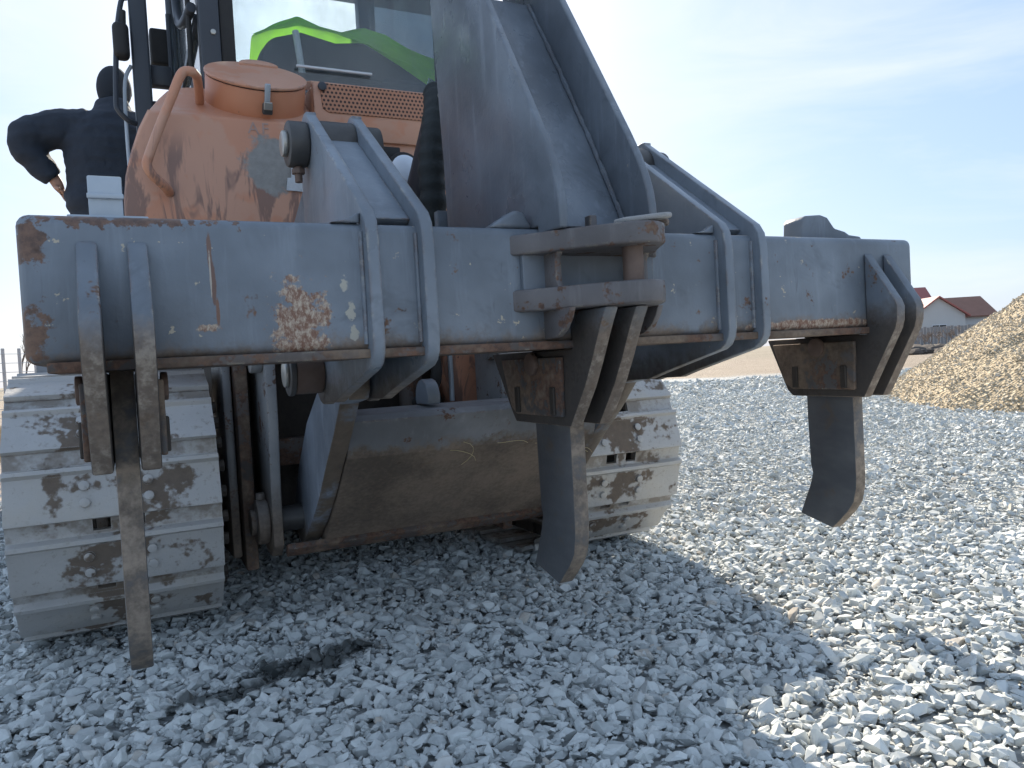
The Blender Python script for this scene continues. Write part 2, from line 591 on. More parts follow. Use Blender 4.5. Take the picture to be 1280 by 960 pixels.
def box(x0, x1, y0, y1, z0, z1, bev=0.004, seg=2, bm=None):
    return prism([(x0, y0), (x1, y0), (x1, y1), (x0, y1)], z0, z1, 'z', bev, seg, bm)


def cyl(p0, p1, r, seg=24, bev=0.003, bm=None, r2=None):
    p0, p1 = Vector(p0), Vector(p1)
    tmp = bmesh.new()
    bmesh.ops.create_cone(tmp, cap_ends=True, segments=seg, radius1=r, radius2=r if r2 is None else r2, depth=(p1 - p0).length)
    if bev:
        bevel(tmp, bev, 2, 50)
    mt = Matrix.Translation((p0 + p1) / 2) @ (p1 - p0).to_track_quat('Z', 'Y').to_matrix().to_4x4()
    bmesh.ops.transform(tmp, matrix=mt, verts=tmp.verts)
    if bm is None:
        return tmp
    merge(bm, tmp)
    return bm


def catmull(pts, n=6):
    P = [Vector(p) for p in pts]
    out = []
    for i in range(len(P) - 1):
        p0, p1, p2, p3 = P[max(i - 1, 0)], P[i], P[i + 1], P[min(i + 2, len(P) - 1)]
        for k in range(n):
            u = k / n
            out.append(0.5 * ((2 * p1) + (p2 - p0) * u + (2 * p0 - 5 * p1 + 4 * p2 - p3) * u * u + (3 * p1 - p0 - 3 * p2 + p3) * u ** 3))
    out.append(P[-1])
    return out


def tube(path, r, seg=10, bm=None, closed=False):
    tmp = bmesh.new() if bm is None else bm
    path = [Vector(p) for p in path]
    n = len(path)
    rs = r if isinstance(r, (list, tuple)) else [r] * n
    rings = []
    prev = None
    for i, p in enumerate(path):
        if closed:
            d = path[(i + 1) % n] - path[i - 1]
        else:
            d = path[min(i + 1, n - 1)] - path[max(i - 1, 0)]
        d.normalize()
        ref = prev if prev is not None else (Vector((0, 0, 1)) if abs(d.z) < 0.9 else Vector((1, 0, 0)))
        s = d.cross(ref)
        if s.length < 1e-4:
            s = d.cross(Vector((1, 0.3, 0.1)))
        s.normalize()
        u = s.cross(d).normalized()
        prev = u
        rings.append([tmp.verts.new(p + (s * math.cos(2 * math.pi * k / seg) + u * math.sin(2 * math.pi * k / seg)) * rs[i]) for k in range(seg)])
    m = n if closed else n - 1
    for i in range(m):
        a, b = rings[i], rings[(i + 1) % n]
        for k in range(seg):
            tmp.faces.new((a[k], a[(k + 1) % seg], b[(k + 1) % seg], b[k]))
    if not closed:
        tmp.faces.new(rings[0][::-1])
        tmp.faces.new(rings[-1])
    return tmp


def arc(cy, cz, r, a0, a1, n=8):
    return [(cy + r * math.cos(R(a0 + (a1 - a0) * i / n)), cz + r * math.sin(R(a0 + (a1 - a0) * i / n))) for i in range(n + 1)]


# ================================================================== the ground
def hgt(x, y):
    """height of the yard: nearly flat, lumpy, with a low bank far out on the left"""
    h = 0.020 * mnoise.noise(Vector((x * 0.9, y * 0.9, 0.3))) + 0.010 * mnoise.noise(Vector((x * 2.6, y * 2.6, 4.1)))
    r = math.hypot(x, y)
    h *= min(1.0, 0.4 + r / 12)
    s = (-x - 0.16 * y + 0.3)                       # left of the yard
    if y > 6 and s > 0:
        k = min(1, s / 2.0) * min(1, (y - 6) / 8)
        h += 0.42 * k * k * (3 - 2 * k)
    return h


def build_ground():
    bm = bmesh.new()
    rad = [0.0] + [0.15 * 1.075 ** i for i in range(150)]
    rad = [r for r in rad if r < 1500] + [1500]
    seg = 180
    c = bm.verts.new((0, 0, hgt(0, 0) - 0.022))
    prev = None
    for r in rad[1:]:
        ring = []
        for k in range(seg):
            a = 2 * math.pi * k / seg
            x, y = r * math.sin(a), r * math.cos(a)
            ring.append(bm.verts.new((x, y, hgt(x, y) - 0.022)))
        for k in range(seg):
            if prev is None:
                bm.faces.new((c, ring[k], ring[(k + 1) % seg]))
            else:
                bm.faces.new((prev[k], ring[k], ring[(k + 1) % seg], prev[(k + 1) % seg]))
        prev = ring
    t = NT('gravel_yard_ground')
    s = t.sep(t.co())
    v = t.n('TexVoronoi')
    v.inputs['Scale'].default_value = 26
    t.link(t.co(), v.inputs['Vector'])
    cell = t.sep(v.outputs['Color'])[0]
    g = t.mix(cell, (0.26, 0.275, 0.275), (0.48, 0.495, 0.485))
    dirt = t.mix(t.noise(0.7, 8, 0.65), (0.21, 0.165, 0.125), (0.36, 0.305, 0.24))
    field = t.mix(t.noise(0.08, 8, 0.7), (0.19, 0.16, 0.12), (0.31, 0.27, 0.205))
    rr = t.vm('LENGTH', t.co(), out='Value')
    wob = t.ma('MULTIPLY', t.ma('SUBTRACT', t.noise(0.35, 6, 0.6), 0.5), 9.0)
    far = t.ramp(t.ma('ADD', rr, wob), 23.0, 26.0)
    lft = t.ma('SUBTRACT', t.ma('MULTIPLY', s[0], -1.0), 0.75)
    lft = t.ma('ADD', lft, t.ma('MULTIPLY', t.ma('SUBTRACT', t.noise(1.2, 6, 0.6), 0.5), 0.8))
    lm = t.ma('MULTIPLY', t.ramp(lft, 0.0, 0.25), t.ramp(s[1], 3.2, 4.2))
    col = t.mix(t.ma('MAXIMUM', far, lm), g, dirt)
    col = t.mix(t.ramp(rr, 45, 70), col, field)
    t.bump(v.outputs['Distance'], 0.7, 0.03)
    t.fin(col, 0.9, 0, 0.2)
    o = mk('ground', bm, t.m)
    o['kind'] = 'structure'
    return o


ground = build_ground()


# ---------------------------------------------------------------- crushed stone
def stone_shape(seed, flat, n):
    """angular broken stone: verts and triangles"""
    rs = np.random.default_rng(seed)
    bm = bmesh.new()
    for i in range(n):
        v = rs.normal(size=3)
        v /= np.linalg.norm(v)
        v *= rs.uniform(0.80, 1.0)
        v *= np.array([1.0, rs.uniform(0.62, 0.9), flat])
        bm.verts.new(v * 0.5)
    bmesh.ops.convex_hull(bm, input=bm.verts)
    bmesh.ops.delete(bm, geom=[v for v in bm.verts if not v.link_faces], context='VERTS')
    bmesh.ops.triangulate(bm, faces=bm.faces[:])
    bmesh.ops.recalc_face_normals(bm, faces=bm.faces[:])
    bm.verts.index_update()
    V = np.array([v.co[:] for v in bm.verts])
    T = np.array([[v.index for v in f.verts] for f in bm.faces])
    bm.free()
    return V, T


def stone_heap(name, sets, mat):
    """one mesh of loose stones; sets = [(points, scales, rotations, shapes)]"""
    VV, TT, RR, off = [], [], [], 0
    for P, S, Rt, shapes in sets:
        which = rng.integers(0, len(shapes), len(P))
        for k, (V, T) in enumerate(shapes):
            sel = which == k
            p, sc, r = P[sel], S[sel], Rt[sel]
            n = len(p)
            if n == 0:
                continue
            cx, sx, cy, sy, cz, sz = (f(r[:, a]) for a in range(3) for f in (np.cos, np.sin))
            M3 = np.empty((n, 3, 3))
            M3[:, 0, 0], M3[:, 0, 1], M3[:, 0, 2] = cy * cz, cz * sx * sy - cx * sz, sx * sz + cx * cz * sy
            M3[:, 1, 0], M3[:, 1, 1], M3[:, 1, 2] = cy * sz, cx * cz + sx * sy * sz, cx * sy * sz - cz * sx
            M3[:, 2, 0], M3[:, 2, 1], M3[:, 2, 2] = -sy, cy * sx, cx * cy
            loc = V[None] * sc[:, None, :]
            w = np.einsum('nij,nvj->nvi', M3, loc) + p[:, None, :]
            VV.append(w.reshape(-1, 3))
            TT.append((T[None] + (np.arange(n) * len(V))[:, None, None]).reshape(-1, 3) + off)
            RR.append(np.repeat(rng.random(n), len(V)))
            off += n * len(V)
    V, T, r = np.concatenate(VV), np.concatenate(TT), np.concatenate(RR)
    me = bpy.data.meshes.new(name)
    me.vertices.add(len(V))
    me.loops.add(len(T) * 3)
    me.polygons.add(len(T))
    me.vertices.foreach_set('co', V.astype(np.float32).ravel())
    me.loops.foreach_set('vertex_index', T.astype(np.int32).ravel())
    me.polygons.foreach_set('loop_start', (np.arange(len(T)) * 3).astype(np.int32))
    me.update(calc_edges=True)
    a = me.attributes.new('rnd', 'FLOAT', 'POINT')
    a.data.foreach_set('value', r.astype(np.float32))
    me.shade_flat()
    me.materials.append(mat)
    print(name, 'triangles', len(T))
    return link(name, me)


def stone_material(name, a, b, c, warm, oil=False, dusty=0.5):
    t = NT(name)
    oi = t.n('Attribute')
    oi.attribute_name = 'rnd'
    rnd = oi.outputs['Fac']
    cr = t.n('ValToRGB')
    cr.color_ramp.interpolation = 'LINEAR'
    e = cr.color_ramp.elements
    e[0].position, e[0].color = 0.0, (*a, 1)
    e[1].position, e[1].color = 1.0, (*c, 1)
    e2 = e.new(0.45)
    e2.color = (*b, 1)
    e3 = e.new(0.955)
    e3.color = (*c, 1)
    e4 = e.new(0.975)
    e4.color = (*warm, 1)
    t.link(rnd, cr.inputs[0])
    gm = t.n('NewGeometry')
    nz = t.noise(70, 2, 0.7, gm.outputs['Position'])
    col = t.mix(t.ma('MULTIPLY', nz, 0.55), cr.outputs[0], tuple(min(1, x * 1.25) for x in c))
    rough = 0.88
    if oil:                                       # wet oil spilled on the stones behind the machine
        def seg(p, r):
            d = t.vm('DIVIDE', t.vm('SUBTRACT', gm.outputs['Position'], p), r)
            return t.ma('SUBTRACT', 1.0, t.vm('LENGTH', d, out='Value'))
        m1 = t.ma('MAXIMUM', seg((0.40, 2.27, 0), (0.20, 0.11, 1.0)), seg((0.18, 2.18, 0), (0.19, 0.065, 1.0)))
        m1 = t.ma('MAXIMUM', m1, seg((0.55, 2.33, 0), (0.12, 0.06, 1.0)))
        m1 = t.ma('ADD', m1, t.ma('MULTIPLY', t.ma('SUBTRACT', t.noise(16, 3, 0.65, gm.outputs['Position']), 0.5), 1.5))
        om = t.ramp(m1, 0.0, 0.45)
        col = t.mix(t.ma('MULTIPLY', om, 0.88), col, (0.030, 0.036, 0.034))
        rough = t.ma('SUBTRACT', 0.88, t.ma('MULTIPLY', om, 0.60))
    return t.fin(col, rough, 0, 0.3)


def gravel():
    mat = stone_material('crushed_stone', (0.28, 0.30, 0.30), (0.45, 0.47, 0.46), (0.61, 0.63, 0.61), (0.40, 0.32, 0.24), oil=True)
    fa = YAW
    sets = []
    # (near, far, stones per square metre, mean size, spread)
    for r0, r1, dens, size, half, nv in ((0.9, 4.0, 4000, 0.0265, R(50), 14), (4.0, 8, 1500, 0.030, R(42), 8), (8, 15, 640, 0.042, R(38), 6), (15, 27, 120, 0.085, R(37), 6)):
        area = half * (r1 * r1 - r0 * r0)
        n = int(area * dens)
        r = np.sqrt(rng.uniform(r0 * r0, r1 * r1, n))
        a = fa + rng.uniform(-half, half, n)
        x, y = r * np.sin(a), r * np.cos(a)
        s = size * np.exp(rng.normal(-0.16, 0.52, n))
        s = np.clip(s, size * 0.30, size * 2.4)
        big = rng.random(n) < 0.02
        s[big] *= rng.uniform(1.2, 1.7, big.sum())
        s = np.minimum(s, size * 2.5)
        keep = np.ones(n, bool)
        keep &= ~((x < -0.85 + rng.normal(0, 0.18, n)) & (y > 3.6 + rng.normal(0, 0.3, n)))
        wob = np.array([mnoise.noise(Vector((q * 0.25, w * 0.25, 7))) for q, w in zip(x, y)]) * 3.5
        keep &= (r + wob) < 23
        x, y, s, r = x[keep], y[keep], s[keep], r[keep]
        z = np.array([hgt(q, w) for q, w in zip(x, y)])
        z += rng.uniform(-0.5, 0.16, len(x)) * 0.028 + s * 0.10 - 0.004
        m = len(x)
        S = np.stack([s * rng.uniform(1.0, 1.5, m), s * rng.uniform(0.85, 1.15, m), s * rng.uniform(0.75, 1.1, m)], 1)
        Rt = np.stack([rng.normal(0, 0.36, m), rng.normal(0, 0.36, m), rng.uniform(0, 6.283, m)], 1)
        shapes = [stone_shape(int(r0 * 10) * 50 + k, 0.36 + 0.46 * k / 13, nv) for k in range(14)]
        sets.append((np.stack([x, y, z], 1), S, Rt, shapes))
    o = stone_heap('gravel', sets, mat)
    tag(o, 'loose grey crushed stone covering the yard', 'gravel', kind='stuff')




def gravel_pile():
    mat = stone_material('tan_pebble', (0.33, 0.28, 0.205), (0.43, 0.38, 0.295), (0.54, 0.49, 0.40), (0.30, 0.30, 0.30))
    cx, cy, H, RX, RY = 14.35, 3.9, 3.95, 6.0, 6.0

    def ph(x, y):
        dx, dy = (x - cx), (y - cy)
        d = math.hypot(dx / RX, dy / RY)
        wb = 0.055 * mnoise.noise(Vector((x * 0.6, y * 0.6, 2.2))) + 0.02 * mnoise.noise(Vector((x * 2.1, y * 2.1, 9)))
        v = 1 - d + wb
        if v <= 0:
            return -0.06
        # straight slopes at the angle of repose, rounded crest, soft toe
        return H * (v if v < 0.80 else 0.80 + 0.20 * (1 - math.exp(-(v - 0.80) / 0.20)) * 0.75) - 0.03 + 0.0
    bm = bmesh.new()
    nx, ny = 110, 80
    V = [[bm.verts.new((x, y, ph(x, y))) for y in np.linspace(cy - RY * 1.08, cy + RY * 1.08, ny)] for x in np.linspace(cx - RX * 1.08, cx + RX * 1.08, nx)]
    for i in range(nx - 1):
        for j in range(ny - 1):
            bm.faces.new((V[i][j], V[i + 1][j], V[i + 1][j + 1], V[i][j + 1]))
    me = bpy.data.meshes.new('gravel_pile')
    bm.to_mesh(me)
    bm.free()
    t = NT('tan_gravel_heap')
    v = t.n('TexVoronoi')
    v.inputs['Scale'].default_value = 24
    t.link(t.co(), v.inputs['Vector'])
    col = t.mix(t.sep(v.outputs['Color'])[0], (0.28, 0.22, 0.14), (0.48, 0.40, 0.28))
    t.bump(v.outputs['Distance'], 0.8, 0.03)
    t.fin(col, 0.9, 0, 0.2)
    me.materials.append(t.m)
    smooth(me, 60)
    n = 74000
    x = rng.uniform(cx - RX, cx + RX * 0.4, n * 2)
    y = rng.uniform(cy - RY, cy + RY, n * 2)
    z = np.array([ph(a, b) for a, b in zip(x, y)])
    k = (z > -0.02)
    # stray pebbles at the foot
    x, y, z = x[k][:n], y[k][:n], z[k][:n]
    s = 0.033 * np.exp(rng.normal(0, 0.35, len(x)))
    P = np.stack([x, y, z + s * 0.15], 1)
    S = np.stack([s * 1.15, s, s * 0.95], 1)
    Rt = rng.uniform(0, 6.283, (len(x), 3))
    heap = link('gravel_pile', me)
    tag(heap, 'tall heap of tan gravel at the right edge of the yard', 'gravel pile')
    pb = stone_heap('pebbles', [(P, S, Rt, [stone_shape(900 + k, 0.6 + 0.05 * k, 6) for k in range(8)])], mat)
    pb['kind'] = 'stuff'
    adopt(pb, heap)



# ================================================================== the bulldozer
DX = 0.85            # centre line of the tractor
CX = 1.0275          # centre line of the ripper
dozer = thing('bulldozer', (DX, 4.2, 0), 'orange crawler bulldozer seen from behind with a slate grey three shank ripper', 'bulldozer')


def part(name, bm, mat, parent=None, label=None, ang=35):
    o = mk(name, bm, M[mat] if isinstance(mat, str) else mat, parent or dozer, ang)
    if label:
        o['label'] = label
    return o


# ---------------------------------------------------------------- ripper beam
BX0, BX1, BY0, BY1, BZ0, BZ1 = -0.165, 2.235, 1.624, 1.93, 0.886, 1.16
beam = part('ripper_beam', prism([(BY0, BZ0), (BY1, BZ0), (BY1, BZ1), (BY0, BZ1)], BX0, BX1, 'x', 0.022, 4), 'beam', label='long slate grey box beam with rust patches and a scratch')
bm = bmesh.new()
box(BX0 + 0.035, BX1 - 0.06, BY0 - 0.012, BY1 - 0.02, BZ0 - 0.016, BZ0 + 0.004, 0.004, 2, bm)
part('bottom_plate', bm, 'rusty', beam)


# ---------------------------------------------------------------- shanks and their pockets
def pocket(cx, centre=False):
    yo = 1.622
    lo, hi = 0.676, 0.868
    if centre:
        outl = [(yo, 0.958), (1.462, 0.958)] + [(1.482, 0.928), (1.505, 0.888), (1.532, 0.838), (1.570, 0.775)] + [(1.645, lo), (1.945, lo), (1.97, lo + 0.03), (2.08, hi), (yo, hi)]
    else:
        outl = [(yo, 1.112), (1.612, 1.098), (1.523, 0.965), (1.515, 0.945), (1.517, 0.905), (1.524, 0.880), (1.640, lo), (1.925, lo), (1.948, lo + 0.02), (2.03, hi), (yo, hi)]
    core = bmesh.new()
    box(cx - 0.0225, cx + 0.0225, 1.935, 1.985, 0.72, hi, 0.003, 1, core)
    root = part('shank_pocket', core, 'pocket')
    for s in (-1, 1):
        a, b = sorted((cx + s * 0.024, cx + s * 0.060))
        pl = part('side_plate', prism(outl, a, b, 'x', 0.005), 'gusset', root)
        fx = cx + s * 0.060
        a, b = sorted((fx, fx + s * 0.013))
        part('wear_pad', prism([(1.665, 0.70), (1.915, 0.70), (1.945, 0.72), (1.995, 0.850), (1.66, 0.850)], a, b, 'x', 0.004), 'pocket', root)
        part('pin_head', cyl((fx + s * 0.012, 1.80, 0.835), (fx + s * 0.026, 1.80, 0.835), 0.030, 20), 'rustpin', root)
        for yy in (1.70, 1.895):
            part('key_bar', box(*sorted((fx + s * 0.012, fx + s * 0.020)), yy - 0.011, yy + 0.011, 0.705, 0.775, 0.002, 1), 'chain', root)
    return root


def shank(cx, dz=0.0):
    f = [(1.900, 1.02), (1.900, 0.60), (1.895, 0.44), (1.888, 0.415), (1.900, 0.375), (1.948, 0.268)]
    r = [(1.815, 0.238), (1.790, 0.262), (1.752, 0.300), (1.727, 0.335), (1.716, 0.38), (1.713, 0.42), (1.713, 1.02)]
    o = part('ripper_shank', prism([(y, z) for y, z in f + r], cx - 0.022, cx + 0.022, 'x', 0.004), 'shank', label='dark worn steel ripper shank with a forward hooked foot')
    return o


for i, cx in enumerate((-0.012, CX, 2.067)):
    pocket(cx, i == 1)
    shank(cx)

# retaining channel on top of the left shank
bm = bmesh.new()
prism([(-0.048, 1.166), (0.012, 1.166), (0.012, 1.250), (-0.048, 1.250)], 1.70, 1.80, 'y', 0.003, 2, bm)
lk = part('shank_lock', bm, 'galv', label='bright galvanised shank lock on top of the beam')
part('foot', box(-0.085, 0.055, 1.68, 1.82, 1.1605, 1.170, 0.002), 'galv', lk)
part('rib', box(-0.050, 0.014, 1.692, 1.702, 1.205, 1.215, 0.002), 'galv', lk)

# ---------------------------------------------------------------- mounting brackets
def bracket(plates, webx):
    rear = [(2.085, 1.530), (1.640, 1.205), (1.614, 1.186), (1.597, 1.160), (1.590, 1.120), (1.588, 0.905), (1.593, 0.880), (1.608, 0.858), (1.630, 0.846), (1.885, 0.786)]
    lower = [(1.96, 0.766)] + arc(2.09, 0.845, 0.088, -112, 0, 7)
    upper = [(2.185, 1.00), (2.185, 1.35)] + arc(2.105, 1.452, 0.088, -10, 104, 7)
    o_ = rear + lower + upper
    # cut out for the beam is hidden inside the plate: build as rear flange + the rest clear of the beam
    web = bmesh.new()
    prism([(2.04, 1.455), (1.66, 1.178), (1.69, 1.162), (2.05, 1.425)], webx[0], webx[1], 'x', 0.002, 1, web)
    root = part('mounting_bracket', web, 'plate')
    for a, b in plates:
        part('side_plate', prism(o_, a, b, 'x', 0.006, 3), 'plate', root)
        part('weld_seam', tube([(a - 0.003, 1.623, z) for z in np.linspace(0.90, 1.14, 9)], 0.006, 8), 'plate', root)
    x0, x1 = plates[0][0], plates[1][1]
    lift = part('pin_tube', cyl((plates[0][1], 2.10, 1.452), (plates[1][0], 2.10, 1.452), 0.066, 28), 'dkpin', root)
    part('pin_boss', cyl((x0 - 0.052, 2.10, 1.452), (x0 - 0.001, 2.10, 1.452), 0.060, 28, 0.006), 'dkpin', root)
    part('pin_end', cyl((x0 - 0.066, 2.10, 1.452), (x0 - 0.052, 2.10, 1.452), 0.034, 22, 0.004), 'pin', root, 'bright worn pin end')
    part('pin_boss', cyl((x0 - 0.075, 2.09, 0.845), (x0 - 0.001, 2.09, 0.845), 0.056, 28, 0.006), 'rustpin', root)
    part('pin_collar', cyl((x0 - 0.090, 2.09, 0.845), (x0 - 0.075, 2.09, 0.845), 0.060, 28, 0.004), 'dkpin', root)
    part('pin_end', cyl((x0 - 0.100, 2.09, 0.845), (x0 - 0.090, 2.09, 0.845), 0.036, 22, 0.003), 'pin', root)
    part('pin_boss', cyl((x1 + 0.001, 2.10, 1.452), (x1 + 0.045, 2.10, 1.452), 0.060, 28, 0.006), 'dkpin', root)
    part('pin_boss', cyl((x1 + 0.001, 2.09, 0.845), (x1 + 0.06, 2.09, 0.845), 0.056, 28, 0.006), 'rustpin', root)
    bt = bmesh.new()
    cyl((x0 - 0.026, 2.10, 1.352), (x0 - 0.026, 2.10, 1.40), 0.010, 12, 0.001, bt)
    cyl((x0 - 0.026, 2.10, 1.374), (x0 - 0.026, 2.10, 1.388), 0.018, 6, 0.001, bt)
    part('retainer_bolt', bt, 'rustpin', root)
    # upper link running forward to the tractor
    lb = bmesh.new()
    xm = (plates[0][1] + plates[1][0]) / 2
    prism([(2.12, 1.50), (2.12, 1.40), (2.90, 1.08), (2.90, 1.18)], xm - 0.036, xm + 0.036, 'x', 0.008, 2, lb)
    part('upper_link', lb, 'grey', root)
    return root


bracket(((0.465, 0.493), (0.588, 0.617)), (0.493, 0.588))
bracket(((1.438, 1.467), (1.562, 1.590)), (1.467, 1.562))

# ---------------------------------------------------------------- tower above the beam
t_out = [(1.622, 1.142), (1.622, 1.163), (2.185, 1.163), (2.19, 1.45), (2.225, 1.95), (2.24, 2.10), (2.21, 2.17), (2.15, 2.20), (2.07, 2.18), (2.02, 2.12),
         (1.985, 2.022), (1.861, 1.820), (1.735, 1.618), (1.600, 1.400), (1.562, 1.335), (1.538, 1.285), (1.522, 1.240), (1.515, 1.195), (1.514, 1.142)]
web = bmesh.new()
prism([(2.055, 1.905), (1.895, 1.650), (1.755, 1.415), (1.615, 1.163), (1.640, 1.163), (1.778, 1.405), (1.918, 1.640), (2.080, 1.895)], 0.915, 1.140, 'x', 0.002, 1, web)
tower = part('ripper_tower', web, 'tower', label='tall slate grey lift tower made of two leaning plates')
for a, b in ((0.892, 0.914), (1.141, 1.164)):
    part('side_plate', prism(t_out, a, b, 'x', 0.005, 3), 'tower', tower)
wpath = [(2.050, 1.900), (1.890, 1.650), (1.750, 1.415), (1.612, 1.170)]
for xx in (0.919, 1.136):
    pts = []
    for (y0, z0), (y1, z1) in zip(wpath[:-1], wpath[1:]):
        for k in range(14):
            u = k / 14
            pts.append((xx + random.uniform(-.001, .001), y0 + (y1 - y0) * u - 0.002, z0 + (z1 - z0) * u))
    part('weld_seam', tube(pts, [random.uniform(0.005, 0.0075) for _ in pts], 7), 'tower', tower)
part('pin', cyl((0.86, 2.13, 2.06), (1.195, 2.13, 2.06), 0.045, 26), 'dkpin', tower)
cylb = bmesh.new()
cyl((0.985, 2.13, 2.06), (1.07, 2.13, 2.06), 0.072, 26, 0.004, cylb)
cyl((1.0275, 2.17, 2.02), (1.0275, 2.80, 1.45), 0.030, 18, 0.002, cylb)
part('lift_cylinder_rod', cylb, 'pin', tower)
part('lift_cylinder', cyl((1.0275, 2.52, 1.70), (1.0275, 2.92, 1.34), 0.062, 22, 0.005), 'black', tower)
part('stop_plate', box(0.905, 0.955, 2.30, 2.33, 1.163, 1.335, 0.006, 2), 'grey', tower)
lb_ = bmesh.new()
box(1.010, 1.030, 1.575, 1.60, 1.142, 1.185, 0.002, 1, lb_)
part('tab', lb_, 'clevis', tower)

part('foot_gusset', prism([(0.775, 1.1605), (0.800, 1.178), (0.845, 1.205), (0.868, 1.200), (0.890, 1.1605)], 1.640, 1.70, 'y', 0.010, 3), 'tower', tower)
for x0, x1 in ((0.40, 0.465), (1.375, 1.438)):
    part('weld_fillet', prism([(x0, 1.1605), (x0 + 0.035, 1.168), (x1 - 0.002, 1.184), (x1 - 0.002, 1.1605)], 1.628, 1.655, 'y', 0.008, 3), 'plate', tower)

# ---------------------------------------------------------------- drawbar clevis
plan = [(0.815, 1.626), (0.86, 1.575), (0.905, 1.515), (0.945, 1.466), (0.985, 1.425), (1.015, 1.400), (1.045, 1.388), (1.075, 1.392), (1.100, 1.408),
        (1.115, 1.435), (1.150, 1.500), (1.195, 1.575), (1.240, 1.626)]
cl = part('drawbar_clevis', prism(plan, 1.092, 1.140, 'z', 0.006, 3), 'clevis', label='rusty two plate drawbar clevis on the beam')
part('lower_plate', prism([(x, y + (0.008 if y < 1.6 else 0)) for x, y in plan], 0.960, 1.012, 'z', 0.006, 3), 'clevis', cl)
part('pin', cyl((1.048, 1.462, 1.010), (1.048, 1.462, 1.094), 0.024, 20, 0), 'rustpin', cl)
for xx in (0.905, 1.150):
    part('spacer_plate', prism([(1.625, 1.011), (1.545, 1.011), (1.555, 1.025), (1.557, 1.075), (1.545, 1.093), (1.625, 1.093)], xx - 0.008, xx + 0.008, 'x', 0.002), 'clevis', cl)
    part('fillet_gusset', prism([(1.624, 0.961), (1.500, 0.961), (1.512, 0.938), (1.535, 0.912), (1.565, 0.897), (1.624, 0.893)], xx - 0.008, xx + 0.008, 'x', 0.002), 'clevis', cl)
part('back_plate', box(0.84, 1.215, 1.608, 1.6235, 1.008, 1.096, 0.002, 1), 'grey', cl)

# ---------------------------------------------------------------- lower frame: cross box and two arms
arm_out = [(2.03, 0.79), (2.05, 0.765), (2.15, 0.752), (2.245, 0.660), (2.36, 0.565), (2.50, 0.440), (2.62, 0.350), (2.76, 0.262), (2.84, 0.225),
           (2.93, 0.26), (2.95, 0.34), (2.80, 0.52), (2.62, 0.68), (2.40, 0.80), (2.20, 0.90), (2.09, 0.91), (2.03, 0.86)]
crs = bmesh.new()
prism([(2.288, 0.688), (2.315, 0.706), (2.48, 0.716), (2.62, 0.64), (2.85, 0.36), (2.83, 0.26), (2.735, 0.236), (2.712, 0.258), (2.345, 0.572)], 0.582, 1.474, 'x', 0.003, 2, crs)
frame = part('ripper_frame', crs, 'frame', label='mud caked lower frame box between the ripper arms', ang=14)
for a, b in ((0.522, 0.580), (1.476, 1.534)):
    part('arm', prism(arm_out, a, b, 'x', 0.006, 2), 'armside', frame)
part('lip', prism([(2.715, 0.262), (2.742, 0.244), (2.755, 0.222), (2.735, 0.212), (2.695, 0.246)], 0.45, 1.60, 'x', 0.004, 2), 'rusty', frame)
part('pin_ear', prism(arc(2.42, 0.74, 0.062, -20, 200, 10), 0.86, 0.905, 'x', 0.006, 2), 'grey', frame)
part('pivot_pin', cyl((0.36, 2.80, 0.335), (1.70, 2.80, 0.335), 0.045, 22, 0.004), 'dkpin', frame)

# ---------------------------------------------------------------- tractor rear case and lugs
case = part('rear_case', prism([(0.36, 0.30), (1.36, 0.30), (1.36, 1.10), (1.20, 1.30), (0.50, 1.30), (0.36, 1.10)], 3.06, 5.6, 'y', 0.03, 3), 'chain', label='dark greasy rear transmission case')
for xa, xb in ((0.405, 0.440), (1.270, 1.305)):
    lg = part('mounting_lug', prism([(2.66, 0.96), (2.665, 0.70), (2.70, 0.45), (2.705, 0.26), (2.76, 0.215), (2.86, 0.215), (3.08, 0.30), (3.08, 0.98)], xa, xb, 'x', 0.006, 2), 'link')
    part('boss', cyl((xa - 0.042, 2.80, 0.335), (xa - 0.001, 2.80, 0.335), 0.078, 26, 0.008), 'link', lg)
    part('pin_end', cyl((xa - 0.060, 2.80, 0.335), (xa - 0.042, 2.80, 0.335), 0.045, 22, 0.004), 'link', lg)
    part('bolt', cyl((xa - 0.022, 2.80, 0.412), (xa - 0.022, 2.80, 0.435), 0.017, 6, 0.002), 'link', lg)
    part('upper_pin', cyl((xa - 0.040, 2.72, 0.900), (xa - 0.001, 2.72, 0.900), 0.048, 22, 0.005), 'link', lg)
part('case_guard', prism([(2.84, 0.16), (2.90, 0.16), (3.30, 0.18), (3.30, 0.96), (2.84, 0.96)], 0.330, 0.372, 'x', 0.006, 2), 'rusty', label='rust brown guard bar beside the track')
part('case_guard', prism([(2.84, 0.16), (2.90, 0.16), (3.30, 0.18), (3.30, 0.96), (2.84, 0.96)], 1.328, 1.370, 'x', 0.006, 2), 'rusty')
part('final_drive_cover', prism([(2.88, 0.20), (3.20, 0.18), (3.30, 0.50), (3.25, 0.93), (2.90, 0.90)], 0.292, 0.324, 'x', 0.010, 2), 'link', label='pale scraped final drive cover')
part('cross_member', box(0.44, 1.27, 2.98, 3.05, 0.50, 0.60, 0.006), 'rusty')
